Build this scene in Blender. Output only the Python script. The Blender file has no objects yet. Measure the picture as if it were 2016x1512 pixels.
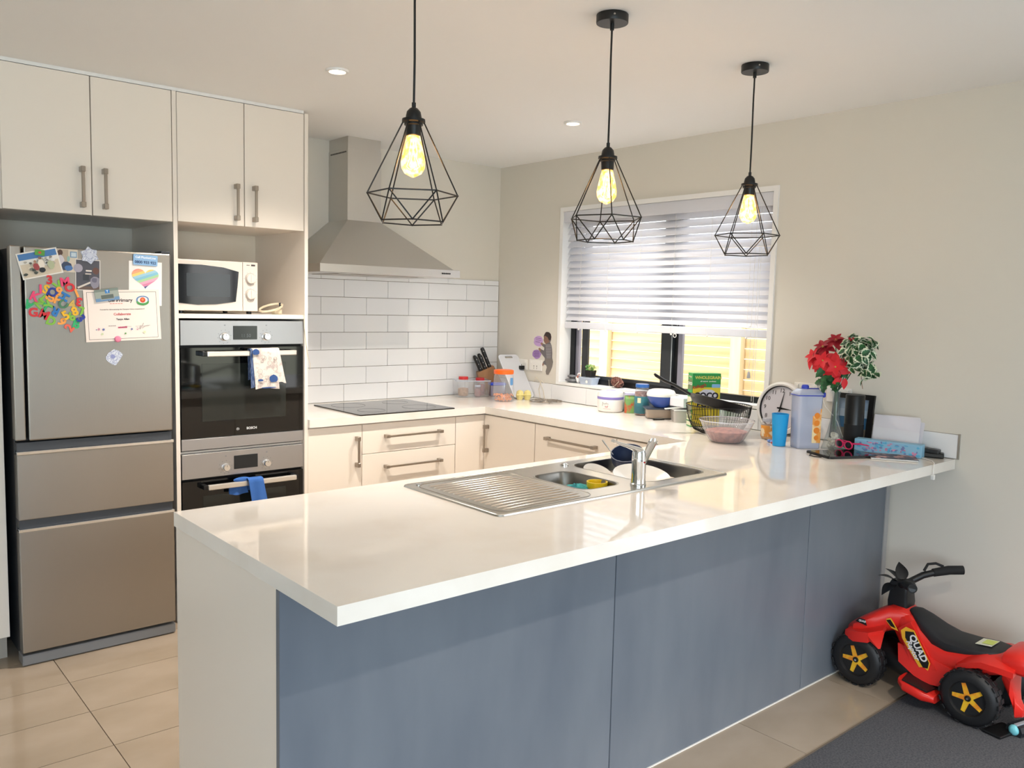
import bpy, bmesh, math, random
from math import sin, cos, pi, radians, sqrt
from mathutils import Matrix, Vector
random.seed(7)
SC = bpy.context.scene
C = SC.collection

# ---------------------------------------------------------------- camera
cam = bpy.data.cameras.new('camera'); cam_o = bpy.data.objects.new('camera', cam); C.objects.link(cam_o)
cam_o.location = (-3.6528, -4.4333, 1.4921); cam_o.rotation_euler = (1.47774, -0.02344, -0.70568)
cam.sensor_width = 36.0; cam.lens = 29.689; cam.clip_start = 0.05; cam.clip_end = 200
SC.camera = cam_o

# ---------------------------------------------------------------- world, sun, daylight
SC.view_settings.view_transform = 'Standard'; SC.view_settings.look = 'None'
SC.view_settings.exposure = 1.14; SC.view_settings.gamma = 1.0; SC.view_settings.use_curve_mapping = False
w = bpy.data.worlds.new('sky'); SC.world = w; w.use_nodes = True
nt = w.node_tree; nt.nodes.clear()
out = nt.nodes.new('ShaderNodeOutputWorld'); bg = nt.nodes.new('ShaderNodeBackground')
tc = nt.nodes.new('ShaderNodeTexCoord'); sx = nt.nodes.new('ShaderNodeSeparateXYZ'); cr = nt.nodes.new('ShaderNodeValToRGB')
mr = nt.nodes.new('ShaderNodeMapRange'); mr.inputs[1].default_value = -1; mr.inputs[2].default_value = 1
nt.links.new(tc.outputs['Generated'], sx.inputs[0]); nt.links.new(sx.outputs[2], mr.inputs[0]); nt.links.new(mr.outputs[0], cr.inputs[0])
el = cr.color_ramp.elements
el[0].position = 0.0; el[0].color = (.75, .73, .66, 1); el[1].position = 1.0; el[1].color = (.62, .78, 1, 1)
for p_, c_ in ((.485, (.60, .62, .50, 1)), (.505, (1, .99, .97, 1)), (.62, (.84, .92, 1, 1))):
    e_ = el.new(p_); e_.color = c_
nt.links.new(cr.outputs[0], bg.inputs[0]); bg.inputs[1].default_value = 2.2
nt.links.new(bg.outputs[0], out.inputs[0])

def light(kind, name, loc, rot=(0, 0, 0), power=10, color=(1, 1, 1), **kw):
    l = bpy.data.lights.new(name, kind); l.energy = power; l.color = color
    for k, v in kw.items(): setattr(l, k, v)
    o = bpy.data.objects.new(name, l); C.objects.link(o); o.location = loc; o.rotation_euler = rot
    return o
sd = Vector((.42, -.10, -.90))          # the sun travels over the roof on to the garden fence
light('SUN', 'sun', (0, 0, 9), sd.to_track_quat('-Z', 'Y').to_euler(), 2.3, (1, .97, .92), angle=.009)
# daylight through the glazed garden doors behind the camera
light('AREA', 'daylight_garden_doors', (-4.55, -7.95, 1.15), (radians(90), 0, 0), 46, (.56, .79, 1), shape='RECTANGLE', size=1.9, size_y=2.1)

# ---------------------------------------------------------------- helpers
def lin(h):
    if not isinstance(h, str): return tuple(h)
    h = h.lstrip('#'); r = []
    for i in (0, 2, 4):
        c = int(h[i:i + 2], 16) / 255
        r.append(c / 12.92 if c < .04045 else ((c + .055) / 1.055) ** 2.4)
    return tuple(r)

MATS = {}
def mat(name, col, rough=.5, metal=0, noise=None, bump=None, trans=0, ior=1.45, alpha=1, coat=0, emit=None, es=0, spec=.5, aniso=0, sub=0):
    """noise=(second colour, scale, (stretch xyz), lo, hi); bump=(scale, strength, (stretch))"""
    if name in MATS: return MATS[name]
    m = bpy.data.materials.new(name); m.use_nodes = True; n = m.node_tree.nodes; L = m.node_tree.links
    b = n['Principled BSDF']; c = lin(col)
    b.inputs['Base Color'].default_value = (*c, 1); b.inputs['Roughness'].default_value = rough
    b.inputs['Metallic'].default_value = metal; b.inputs['IOR'].default_value = ior
    b.inputs['Transmission Weight'].default_value = trans; b.inputs['Alpha'].default_value = alpha
    b.inputs['Coat Weight'].default_value = coat; b.inputs['Specular IOR Level'].default_value = spec
    b.inputs['Anisotropic'].default_value = aniso
    if emit: b.inputs['Emission Color'].default_value = (*lin(emit), 1); b.inputs['Emission Strength'].default_value = es
    def coords(st):
        t = n.new('ShaderNodeTexCoord'); mp = n.new('ShaderNodeMapping'); mp.inputs['Scale'].default_value = st
        L.new(t.outputs['Object'], mp.inputs[0]); return mp.outputs[0]
    if noise:
        c2, sc, st, lo, hi = noise
        tx = n.new('ShaderNodeTexNoise'); tx.inputs['Scale'].default_value = sc; tx.inputs['Detail'].default_value = 5
        L.new(coords(st), tx.inputs[0])
        r = n.new('ShaderNodeValToRGB'); r.color_ramp.elements[0].position = lo; r.color_ramp.elements[1].position = hi
        r.color_ramp.elements[0].color = (*c, 1); r.color_ramp.elements[1].color = (*lin(c2), 1)
        L.new(tx.outputs[0], r.inputs[0]); L.new(r.outputs[0], b.inputs['Base Color'])
    if bump:
        sc, stg, st = bump
        tx = n.new('ShaderNodeTexNoise'); tx.inputs['Scale'].default_value = sc; tx.inputs['Detail'].default_value = 3
        L.new(coords(st), tx.inputs[0]); bp = n.new('ShaderNodeBump'); bp.inputs['Strength'].default_value = stg; bp.inputs['Distance'].default_value = .002
        L.new(tx.outputs[0], bp.inputs['Height']); L.new(bp.outputs[0], b.inputs['Normal'])
    MATS[name] = m
    return m

def thin_glass(name, col, opacity=.12, rough=.03):
    """clear plastic / glass sheet: mostly see-through, glossy, faintly tinted"""
    if name in MATS: return MATS[name]
    m = bpy.data.materials.new(name); m.use_nodes = True; n = m.node_tree.nodes; L = m.node_tree.links
    b = n['Principled BSDF']; b.inputs['Base Color'].default_value = (*lin(col), 1); b.inputs['Roughness'].default_value = rough
    t = n.new('ShaderNodeBsdfTransparent'); t.inputs[0].default_value = (*[.6 + .4 * v for v in lin(col)], 1)
    g = n.new('ShaderNodeBsdfGlossy'); g.inputs['Roughness'].default_value = rough
    lw = n.new('ShaderNodeLayerWeight'); lw.inputs[0].default_value = .5
    pw = n.new('ShaderNodeMath'); pw.operation = 'POWER'; pw.inputs[1].default_value = 4.5; ma = n.new('ShaderNodeMath'); ma.operation = 'MULTIPLY_ADD'; ma.inputs[1].default_value = .85; ma.inputs[2].default_value = .035
    L.new(lw.outputs['Facing'], pw.inputs[0]); L.new(pw.outputs[0], ma.inputs[0])
    m1 = n.new('ShaderNodeMixShader'); m1.inputs[0].default_value = opacity
    m2 = n.new('ShaderNodeMixShader')
    L.new(t.outputs[0], m1.inputs[1]); L.new(b.outputs[0], m1.inputs[2])
    L.new(ma.outputs[0], m2.inputs[0]); L.new(m1.outputs[0], m2.inputs[1]); L.new(g.outputs[0], m2.inputs[2])
    L.new(m2.outputs[0], n['Material Output'].inputs[0])
    MATS[name] = m
    return m

class MB:
    def __init__(s): s.v = []; s.f = []; s.m = []; s.mi = 0
    def slot(s, i): s.mi = i; return s
    def add(s, vs, fs):
        n = len(s.v); s.v += [tuple(v) for v in vs]; s.f += [tuple(i + n for i in f) for f in fs]; s.m += [s.mi] * len(fs); return s
    def box(s, x0, x1, y0, y1, z0, z1, b=0, seg=2, M=None):
        if b <= 0:
            vs = [Vector((x, y, z)) for x in (x0, x1) for y in (y0, y1) for z in (z0, z1)]
            fs = [(0, 1, 3, 2), (4, 6, 7, 5), (0, 4, 5, 1), (2, 3, 7, 6), (0, 2, 6, 4), (1, 5, 7, 3)]
        else:
            bm = bmesh.new(); bmesh.ops.create_cube(bm, size=1)
            for v in bm.verts: v.co = Vector(((x0 + x1) / 2 + v.co.x * (x1 - x0), (y0 + y1) / 2 + v.co.y * (y1 - y0), (z0 + z1) / 2 + v.co.z * (z1 - z0)))
            bmesh.ops.bevel(bm, geom=bm.edges[:], offset=b, segments=seg, affect='EDGES', profile=.5)
            bm.verts.index_update(); vs = [v.co.copy() for v in bm.verts]; fs = [[v.index for v in f.verts] for f in bm.faces]; bm.free()
        if M: vs = [M @ v for v in vs]
        return s.add(vs, fs)
    def loft(s, loops, cap0=True, cap1=True, M=None, closed=True):
        n = len(loops[0]); vs = [Vector(p) for l in loops for p in l]
        if M: vs = [M @ v for v in vs]
        fs = []
        for k in range(len(loops) - 1):
            for i in range(n if closed else n - 1):
                j = (i + 1) % n; a = k * n
                fs.append((a + i, a + j, a + n + j, a + n + i))
        if cap0: fs.append(tuple(reversed(range(n))))
        if cap1: fs.append(tuple((len(loops) - 1) * n + i for i in range(n)))
        return s.add(vs, fs)
    def lathe(s, prof, c=(0, 0, 0), seg=24, M=None, cap=True):
        loops = [[(c[0] + max(r, 1e-5) * cos(2 * pi * i / seg), c[1] + max(r, 1e-5) * sin(2 * pi * i / seg), c[2] + z) for i in range(seg)] for r, z in prof]
        return s.loft(loops, cap and prof[0][0] > 1e-4, cap and prof[-1][0] > 1e-4, M)
    def cyl(s, c, r, h, seg=20, M=None): return s.lathe([(r, 0), (r, h)], c, seg, M)
    def tube(s, pts, r, seg=8, M=None, closed=False):
        pts = [Vector(p) for p in pts]; n = len(pts); rs = r if isinstance(r, (list, tuple)) else [r] * n
        loops = []; up = None
        for i in range(n):
            a = pts[(i - 1) % n] if (closed or i > 0) else pts[i]; b_ = pts[(i + 1) % n] if (closed or i < n - 1) else pts[i]
            t = (b_ - a).normalized()
            if up is None: up = t.orthogonal().normalized()
            up = (up - t * up.dot(t)).normalized(); sd_ = t.cross(up)
            loops.append([pts[i] + (up * cos(2 * pi * k / seg) + sd_ * sin(2 * pi * k / seg)) * rs[i] for k in range(seg)])
        if closed: loops.append(loops[0])
        return s.loft(loops, not closed, not closed, M)
    def prism(s, poly, z0, z1, M=None):
        """polygon in the local xy plane, thickened along local z"""
        return s.loft([[(x, y, z0) for x, y in poly], [(x, y, z1) for x, y in poly]], True, True, M)
    def sphere(s, c, r, seg=14, rings=9, sc=(1, 1, 1), M=None):
        loops = []
        for k in range(rings + 1):
            a = -pi / 2 + pi * k / rings
            loops.append([(c[0] + sc[0] * r * cos(a) * cos(2 * pi * i / seg), c[1] + sc[1] * r * cos(a) * sin(2 * pi * i / seg), c[2] + sc[2] * r * sin(a)) for i in range(seg)])
        return s.loft(loops, False, False, M)
    def merge(s, o, M=None):
        n = len(s.v); s.v += [tuple(M @ Vector(v)) if M else v for v in o.v]; s.f += [tuple(i + n for i in f) for f in o.f]; s.m += [m + s.mi for m in o.m]; return s
    def xf(s, M): s.v = [tuple(M @ Vector(v)) for v in s.v]; return s

def curve_mb(splines, extrude=0, bevel=0, offset=0):
    cu = bpy.data.curves.new('tmp', 'CURVE'); cu.dimensions = '2D'; cu.fill_mode = 'BOTH'; cu.extrude = extrude; cu.bevel_depth = bevel
    for pts in splines:
        sp = cu.splines.new('POLY'); sp.points.add(len(pts) - 1); sp.use_cyclic_u = True
        for p, q in zip(sp.points, pts): p.co = (q[0], q[1], 0, 1)
    return _conv(cu)
def _conv(cu):
    o = bpy.data.objects.new('tmp', cu); C.objects.link(o)
    dg = bpy.context.evaluated_depsgraph_get(); me = bpy.data.meshes.new_from_object(o.evaluated_get(dg))
    mb = MB(); mb.add([v.co.copy() for v in me.vertices], [tuple(p.vertices) for p in me.polygons])
    bpy.data.objects.remove(o); bpy.data.curves.remove(cu); bpy.data.meshes.remove(me)
    return mb
_tx = {}
def text(t, size, extrude=.0002, offset=0, M=None, shear=0, align='CENTER'):
    key = (t, size, extrude, offset, shear, align)
    if key not in _tx:
        cu = bpy.data.curves.new('tmp', 'FONT'); cu.body = t; cu.size = size; cu.extrude = extrude; cu.offset = offset; cu.shear = shear
        cu.align_x = align; cu.align_y = 'CENTER'; cu.resolution_u = 3
        _tx[key] = _conv(cu)
    m = MB(); m.merge(_tx[key], M); return m

WL = {}          # world location of every object made here
def link(o, parent, loc):
    C.objects.link(o); WL[o.name] = Vector(loc)
    if parent: o.parent = parent; o.location = Vector(loc) - WL[parent.name]
    else: o.location = loc
    return o
def thing(name, label, cat, loc, group=None, kind=None):
    o = link(bpy.data.objects.new(name, None), None, loc); o.empty_display_size = .05
    return tag(o, label, cat, group, kind)
def tag(o, label=None, cat=None, group=None, kind=None):
    if label: o['label'] = label
    if cat: o['category'] = cat
    if group: o['group'] = group
    if kind: o['kind'] = kind
    return o
def obj(name, mb, mats, parent=None, smooth=False, label=None, kind=None, base=False):
    """mesh data is given in world coordinates; the origin goes to its centre (or base)"""
    xs = [v[0] for v in mb.v]; ys = [v[1] for v in mb.v]; zs = [v[2] for v in mb.v]
    c = Vector(((min(xs) + max(xs)) / 2, (min(ys) + max(ys)) / 2, min(zs) if base else (min(zs) + max(zs)) / 2))
    me = bpy.data.meshes.new(name); me.from_pydata([tuple(Vector(v) - c) for v in mb.v], [], mb.f)
    for m in (mats if isinstance(mats, (list, tuple)) else [mats]): me.materials.append(m)
    if any(mb.m): me.polygons.foreach_set('material_index', mb.m)
    bm = bmesh.new(); bm.from_mesh(me); bmesh.ops.remove_doubles(bm, verts=bm.verts, dist=1e-6); bmesh.ops.recalc_face_normals(bm, faces=bm.faces); bm.to_mesh(me); bm.free()
    if smooth:
        me.polygons.foreach_set('use_smooth', [True] * len(me.polygons)); me.set_sharp_from_angle(angle=radians(35 if smooth is True else smooth))
    me.update()
    o = link(bpy.data.objects.new(name, me), parent, c)
    return tag(o, label=label, kind=kind)
def solo(name, mb, mats, label, cat, group=None, smooth=False):
    return tag(obj(name, mb, mats, None, smooth, base=True), label, cat, group)
def copy_part(o, loc, parent):
    c = o.copy(); c.parent = None; link(c, parent, loc); c.parent = parent
    return c

def T(x, y, z): return Matrix.Translation((x, y, z))
def RZ(a): return Matrix.Rotation(radians(a), 4, 'Z')
def RX(a): return Matrix.Rotation(radians(a), 4, 'X')
def RY(a): return Matrix.Rotation(radians(a), 4, 'Y')
# local xy plane stood up: facing -Y (hood wall) and facing -X (window wall)
FY = Matrix(((1, 0, 0, 0), (0, 0, -1, 0), (0, 1, 0, 0), (0, 0, 0, 1)))
FX = Matrix(((0, 0, -1, 0), (-1, 0, 0, 0), (0, 1, 0, 0), (0, 0, 0, 1)))
def onY(x, z, y, rot=0): return T(x, y, z) @ FY @ RZ(rot)
def onX(y, z, x, rot=0): return T(x, y, z) @ FX @ RZ(rot)
def rrect(w, h, r, n=5, cx=0, cy=0):
    pts = []
    for (sx_, sy_, a0) in ((1, 1, 0), (-1, 1, 90), (-1, -1, 180), (1, -1, 270)):
        for k in range(n + 1):
            a = radians(a0 + 90 * k / n); pts.append((cx + sx_ * (w / 2 - r) + r * cos(a), cy + sy_ * (h / 2 - r) + r * sin(a)))
    return pts
def circle(r, n=20, cx=0, cy=0, ry=None): return [(cx + r * cos(2 * pi * k / n), cy + (ry or r) * sin(2 * pi * k / n)) for k in range(n)]
def grid_solid(us, vs, hole, w0, w1, f):
    """slab over the cells of a grid, without the cells for which hole(u, v) holds; f maps (u, v, w) to xyz"""
    mb = MB(); nu, nv = len(us) - 1, len(vs) - 1
    solid = [[not hole((us[i] + us[i + 1]) / 2, (vs[j] + vs[j + 1]) / 2) for j in range(nv)] for i in range(nu)]
    S = lambda i, j: 0 <= i < nu and 0 <= j < nv and solid[i][j]
    for i in range(nu):
        for j in range(nv):
            if not solid[i][j]: continue
            a, b, c, d = us[i], us[i + 1], vs[j], vs[j + 1]
            q = lambda *p: mb.add([f(*t) for t in p], [(0, 1, 2, 3)])
            q((a, c, w0), (a, d, w0), (b, d, w0), (b, c, w0)); q((a, c, w1), (b, c, w1), (b, d, w1), (a, d, w1))
            if not S(i - 1, j): q((a, c, w0), (a, c, w1), (a, d, w1), (a, d, w0))
            if not S(i + 1, j): q((b, c, w0), (b, d, w0), (b, d, w1), (b, c, w1))
            if not S(i, j - 1): q((a, c, w0), (b, c, w0), (b, c, w1), (a, c, w1))
            if not S(i, j + 1): q((a, d, w0), (a, d, w1), (b, d, w1), (b, d, w0))
    return mb

# ---------------------------------------------------------------- materials
WALL = mat('wall_paint', 'e0dace', .75, bump=(300, .05, (1, 1, 1)))
CEIL = mat('ceiling_paint', 'f7f6f4', .85)
WTRIM = mat('white_trim_paint', 'f3f1ee', .35)
CAB = mat('cream_cabinet_laminate', 'f2e8dc', .32)
STONE = mat('white_engineered_stone', 'f0eae2', .05, noise=('e6ddd1', 4, (1, 1, 1), .45, .8), ior=1.5)
TILE = mat('white_glazed_wall_tile', 'efeff0', .12)
GROUT = mat('grey_grout', '7a6f63', .9)
FTILE = mat('polished_beige_floor_tile', 'b2a290', .12, noise=('a0907c', 2.6, (1, 1.7, 1), .35, .8))
PANEL = mat('concrete_grey_laminate', '767c85', .36, noise=('656c77', 5, (1, 1, .35), .3, .75))
CARPET = mat('charcoal_carpet', '5a5a5e', .95, noise=('3d3e43', 160, (1, 1, 1), .35, .7), bump=(400, .8, (1, 1, 1)))
STEEL = mat('brushed_steel', 'cfcdc9', .34, 1, bump=(60, .06, (1, 1, 40)))
STEELV = mat('brushed_steel_fridge', 'a5a19b', .30, 1, bump=(40, .10, (22, 1, .4)))
CHROME = mat('chrome', 'e6e8ea', .08, 1)
NICKEL = mat('brushed_nickel_handle', 'a59c92', .32, 1)
BLACKM = mat('matt_black_metal', '161616', .4)
BLKGL = mat('black_glass', '060708', .04, ior=1.5)
DGREY = mat('dark_grey_plastic', '3e4146', .45)
WPLAS = mat('white_plastic', 'eeeae4', .3)
BPLAS = mat('black_plastic', '141415', .35)
PAPER = mat('white_paper', 'eceae6', .6)
CLEAR = thin_glass('clear_plastic', 'f4f6f8', .13)
MILKY = thin_glass('milky_plastic', 'dfe6f4', .55, .2)
GLASS = thin_glass('window_glass', 'f2f6f5', .0, .0)
RED = mat('red_plastic', 'd8261f', .25)
# ================================================================ SETTING
H = 2.4
# floor slab with stack-bonded tiles laid on it
fl = obj('floor', MB().box(-5.6, .12, -3.035, .12, -.12, -.006), GROUT, kind='structure')
first = None
for i in range(-5, 5):
    for j in range(-11, 2):
        x0 = -2.89 + .6 * i; x1 = x0 + .6; y1 = .225 + .295 * j; y0 = y1 - .295
        if j > 0 or x1 > .12 + .6 or x1 < -5: continue
        if y0 < -3.03: continue
        cx, cy = (x0 + x1) / 2, (y0 + y1) / 2
        if cx > .1 or cy > .1: continue
        if first is None:
            first = obj('tile', MB().box(cx - .2985, cx + .2985, cy - .146, cy + .146, -.006, 0), FTILE, fl)
        else: copy_part(first, (cx, cy, -.003), fl)
tag(obj('carpet_floor', MB().box(-5.6, .12, -8.1, -3.035, -.12, .004), CARPET), kind='structure')
obj('ceiling', MB().box(-5.7, .12, -8.1, .12, H, H + .2), CEIL, kind='structure')

# hood wall
wb = obj('wall_back', MB().box(-5.7, .12, 0, .12, -.1, H), WALL, kind='structure')
obj('grout_bed', MB().box(-1.71, -.002, -.003, 0, .9, 1.649), GROUT, wb)
def wall_tile(a, b, z0, z1, parent, face):
    g = .0012
    if face == 'y': m = MB().box(a + g, b - g, -.008, -.002, z0 + g, z1 - g, .0012, 1)
    else: m = MB().box(-.008, -.002, a + g, b - g, z0 + g, z1 - g, .0012, 1)
    return m
zr = [.9 + .1027 * k for k in range(8)] + [1.652]
shared = {}
for k in range(8):
    off = -.275 if k % 2 == 0 else -.125
    js = sorted([off - .3 * n for n in range(6)]); js = [-1.71] + [j for j in js if j > -1.70] + [-.003]
    for a, b in zip(js, js[1:]):
        key = (round(b - a, 3), round(zr[k + 1] - zr[k], 3)); c = ((a + b) / 2, -.005, (zr[k] + zr[k + 1]) / 2)
        if key in shared: copy_part(shared[key], c, wb)
        else: shared[key] = obj('tile', wall_tile(a, b, zr[k], zr[k + 1], wb, 'y'), TILE, wb)

# window wall (right) with the opening
WY0, WY1, WZ0, WZ1 = -2.10, -.612, 1.018, 2.085
wr = obj('wall_right', grid_solid([-8.1, -7.3, -4.2, WY0, WY1, .0], [-.1, .02, WZ0, WZ1, 2.10, H], lambda u, v: (WY0 < u < WY1 and WZ0 < v < WZ1) or (-7.3 < u < -4.2 and .02 < v < 2.10), 0, .12, lambda u, v, w_: (w_, u, v)), WALL, kind='structure')
js = [-3.012, -2.665, -2.365, -2.065, -1.765, -1.465, -1.165, -.865, -.559, -.259, -.01]
obj('grout_bed', MB().box(-.003, 0, -3.014, -.008, .9, 1.003), GROUT, wr)
for a, b in zip(js, js[1:]):
    key = ('x', round(b - a, 3)); c = (-.005, (a + b) / 2, .952)
    if key in shared: copy_part(shared[key], c, wr)
    else: shared[key] = obj('tile', wall_tile(a, b, .901, 1.003, wr, 'x'), TILE, wr)
obj('edge_strip', MB().box(-.010, 0, -3.018, -3.012, .9, 1.006), mat('aluminium_edge', 'b8b4ae', .35, 1), wr)

# window: lining, black aluminium slider, panes
win = obj('window_1', grid_solid([WY0 - .014, WY0 + .012, WY1 - .012, WY1 + .014], [WZ0 - .012, WZ0 + .004, WZ1 - .014, WZ1 + .012], lambda u, v: WY0 + .012 < u < WY1 - .012 and WZ0 + .004 < v < WZ1 - .014, -.010, .1195, lambda u, v, w_: (w_, u, v)), WTRIM, kind='structure')
ALU = mat('black_aluminium', '1b1c1f', .35, .3); ALUG = mat('grey_lit_aluminium', '8f8d99', .4, .2)  # the grey copy has daylight on the outer frame edges painted into its colour
y0, y1, z0, z1 = WY0 + .012, WY1 - .012, WZ0 + .004, WZ1 - .014
obj('window_frame', grid_solid([y0, y0 + .04, y1 - .036, y1], [z0, z0 + .032, z1 - .035, z1], lambda u, v: y0 + .04 < u < y1 - .036 and z0 + .032 < v < z1 - .035, .085, .1194, lambda u, v, w_: (w_, u, v)), ALU, win)
obj('lit_outer_track', MB().box(.098, .118, y1 - .064, y1 - .036, z0 + .03, z1 - .035), ALUG, win)
for (a, b, c, d) in ((-1.433, -.722, .088, .104),):
    sf = obj('sliding_sash', grid_solid([a, a + .083, b - .050, b], [z0 + .016, z0 + .052, z1 - .06, z1 - .03], lambda u, v: a + .083 < u < b - .05 and z0 + .052 < v < z1 - .06, c, d, lambda u, v, w_: (w_, u, v)), mat('dark_grey_aluminium', '3c3f42', .35, .4), win)
    obj('pane', MB().box(.095, .099, a + .08, b - .047, z0 + .05, z1 - .055), GLASS, sf)
    obj('sash_seal', MB().box(.0872, .088, a + .004, a + .010, z0 + .05, z1 - .06), mat('pale_seal', '9fa6a8', .5), sf)
ff = obj('fixed_mullion', MB().box(.104, .1194, -1.462, -1.43, z0 + .03, z1 - .035), ALU, win)
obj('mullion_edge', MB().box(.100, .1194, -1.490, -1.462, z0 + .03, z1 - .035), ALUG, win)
obj('pane', MB().box(.108, .112, y0 + .04, -1.488, z0 + .03, z1 - .035), GLASS, win)
obj('latch', MB().box(.080, .088, -1.37, -1.345, 1.36, 1.40, .003), ALU, win)

# the rest of the room behind the camera: side wall with a window, end wall with glazed doors
obj('wall_left', grid_solid([-8.1, -6.7, -4.5, 0.0], [-.1, .5, 2.1, H], lambda u, v: -6.7 < u < -4.5 and .5 < v < 2.1, -5.7, -5.6, lambda u, v, w_: (w_, u, v)), WALL, kind='structure')
obj('wall_front', grid_solid([-5.7, -5.55, -3.55, .12], [-.1, .02, 2.2, H], lambda u, v: -5.55 < u < -3.55 and .02 < v < 2.2, -8.1, -8.0, lambda u, v, w_: (u, w_, v)), WALL, kind='structure')
dr = obj('door_1', grid_solid([-5.55, -5.49, -4.58, -4.52, -3.61, -3.55], [.02, .08, 2.12, 2.2], lambda u, v: (-5.49 < u < -4.58 or -4.52 < u < -3.61) and .08 < v < 2.12, -8.07, -8.02, lambda u, v, w_: (u, w_, v)), ALU, kind='structure')
obj('door_2', grid_solid([-7.3, -7.24, -5.78, -5.72, -4.26, -4.2], [.02, .08, 2.04, 2.10], lambda u, v: (-7.24 < u < -5.78 or -5.72 < u < -4.26) and .08 < v < 2.04, .03, .08, lambda u, v, w_: (w_, u, v)), ALU, kind='structure')
obj('window_2', grid_solid([-6.7, -6.65, -5.62, -5.58, -4.55, -4.5], [.5, .55, 2.05, 2.1], lambda u, v: (-6.65 < u < -5.62 or -5.58 < u < -4.55) and .55 < v < 2.05, -5.67, -5.62, lambda u, v, w_: (w_, u, v)), ALU, kind='structure')

# outside: ground, fence
GR = mat('pale_gravel', 'd6cfc2', .9, noise=('b8b0a2', 60, (1, 1, 1), .35, .65))
obj('ground_outside', MB().box(.12, 9, -12, 6, -.22, -.12), GR, kind='structure')
PINE = mat('pale_pine_board', 'e2c79c', .7, noise=('cfa26a', 9, (1, .12, 2.5), .35, .75))
PINEP = mat('pale_pine_post', 'efdcba', .7, noise=('e2c796', 8, (2, 2, .2), .3, .75))
fe = thing('timber_fence', 'pale horizontal-board timber fence outside the kitchen window', 'fence', (1.24, -.8, -.12))
b0 = None
for k in range(29):
    z = -.10 + .0705 * k
    if b0 is None: b0 = obj('board', MB().box(1.232, 1.252, -4.2, 2.8, z, z + .066), PINE, fe)
    else: copy_part(b0, (1.242 + (.002 if k % 3 else -.001), -.7, z + .033), fe)
p0 = None
for y in (-3.45, -2.27, -1.085, .13, 1.32, 2.5):
    if p0 is None: p0 = obj('post', MB().box(1.185, 1.232, y - .042, y + .042, -.12, 1.95), PINEP, fe)
    else: copy_part(p0, (1.2085, y, .915), fe)

HG = mat('hedge_green', '4a6b32', .8, noise=('27401d', 9, (1, 1, 1), .35, .65))
hm = MB(); rn = random.Random(40); nx_, nz_ = 34, 12
for i in range(nx_):
    hm.sphere((5.1 + rn.uniform(-.1, .1), -9 + .2 * i, .35), .42, 9, 7, (1, 1, 1.3)); hm.sphere((5.2 + rn.uniform(-.1, .1), -9 + .2 * i, .95 + rn.uniform(-.1, .2)), .40, 9, 7, (1, 1, 1.2))
tag(obj('hedge', hm, HG, None, True), kind='structure')
# cable-thin scribe trim between the cupboards and the ceiling
tag(obj('trim_1', MB().box(-5.2, -1.728, -.596, -.575, 2.386, 2.4), WTRIM), kind='structure')

# ================================================================ JOINERY
def handle(parent, p, L, axis, out, th=.013, w=.013):
    """bar handle on two square feet; p = centre on the door face, out = unit vector away from it"""
    p = Vector(p); a = Vector((0, 0, 1)) if axis == 'z' else (Vector((1, 0, 0)) if axis == 'x' else Vector((0, 1, 0)))
    o = Vector(out); s = a.cross(o); m = MB()
    M = Matrix((( a.x, s.x, o.x, p.x), (a.y, s.y, o.y, p.y), (a.z, s.z, o.z, p.z), (0, 0, 0, 1)))
    m.box(-L / 2 + .004, L / 2 - .004, -.006, .006, .026, .034, .0015, 1, M)
    for e in (-1, 1):
        x = e * (L / 2 - .011); m.box(x - .011, x + .011, -.0085, .0085, 0, .036, .0015, 1, M)
    return obj('handle', m, NICKEL, parent)
def doorY(parent, name, x0, x1, z0, z1, y=-.6, th=.018, m=None): return obj(name, MB().box(x0, x1, y, y + th, z0, z1, .0012, 1), m or CAB, parent)
def doorX(parent, name, y0, y1, z0, z1, x=-.58, th=.018): return obj(name, MB().box(x, x + th, y0, y1, z0, z1, .0012, 1), CAB, parent)
KICK = mat('kickboard', 'a9a196', .5)

t = thing('pantry_cabinet', 'tall cream pantry cupboard at the far left beside the fridge', 'cabinet', (-3.33, -.3, 0))
obj('carcass', MB().box(-3.63, -3.03, -.58, -.01, .1, 2.385), CAB, t)
d = doorY(t, 'door', -3.628, -3.026, .102, 2.384)
obj('kickboard', MB().box(-3.63, -3.03, -.55, -.53, 0, .1), KICK, t)
t = thing('pantry_cabinet', 'second tall cream pantry cupboard left of the first, beyond the frame', 'cabinet', (-3.94, -.3, 0))
obj('carcass', MB().box(-4.24, -3.64, -.58, -.01, .1, 2.385), CAB, t); doorY(t, 'door', -4.238, -3.634, .102, 2.384)
obj('kickboard', MB().box(-4.24, -3.64, -.55, -.53, 0, .1), KICK, t)

t = thing('overhead_cabinet', 'cream two-door cupboard above the fridge', 'cabinet', (-2.68, -.3, 1.82))
obj('carcass', MB().box(-3.026, -2.353, -.58, -.01, 1.822, 2.385), CAB, t)
for x0, x1, hx in ((-3.004, -2.682, -2.72), (-2.678, -2.356, -2.634)):
    d = doorY(t, 'door', x0, x1, 1.822, 2.383); handle(d, (hx, -.6, 1.932), .165, 'z', (0, -1, 0))

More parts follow.
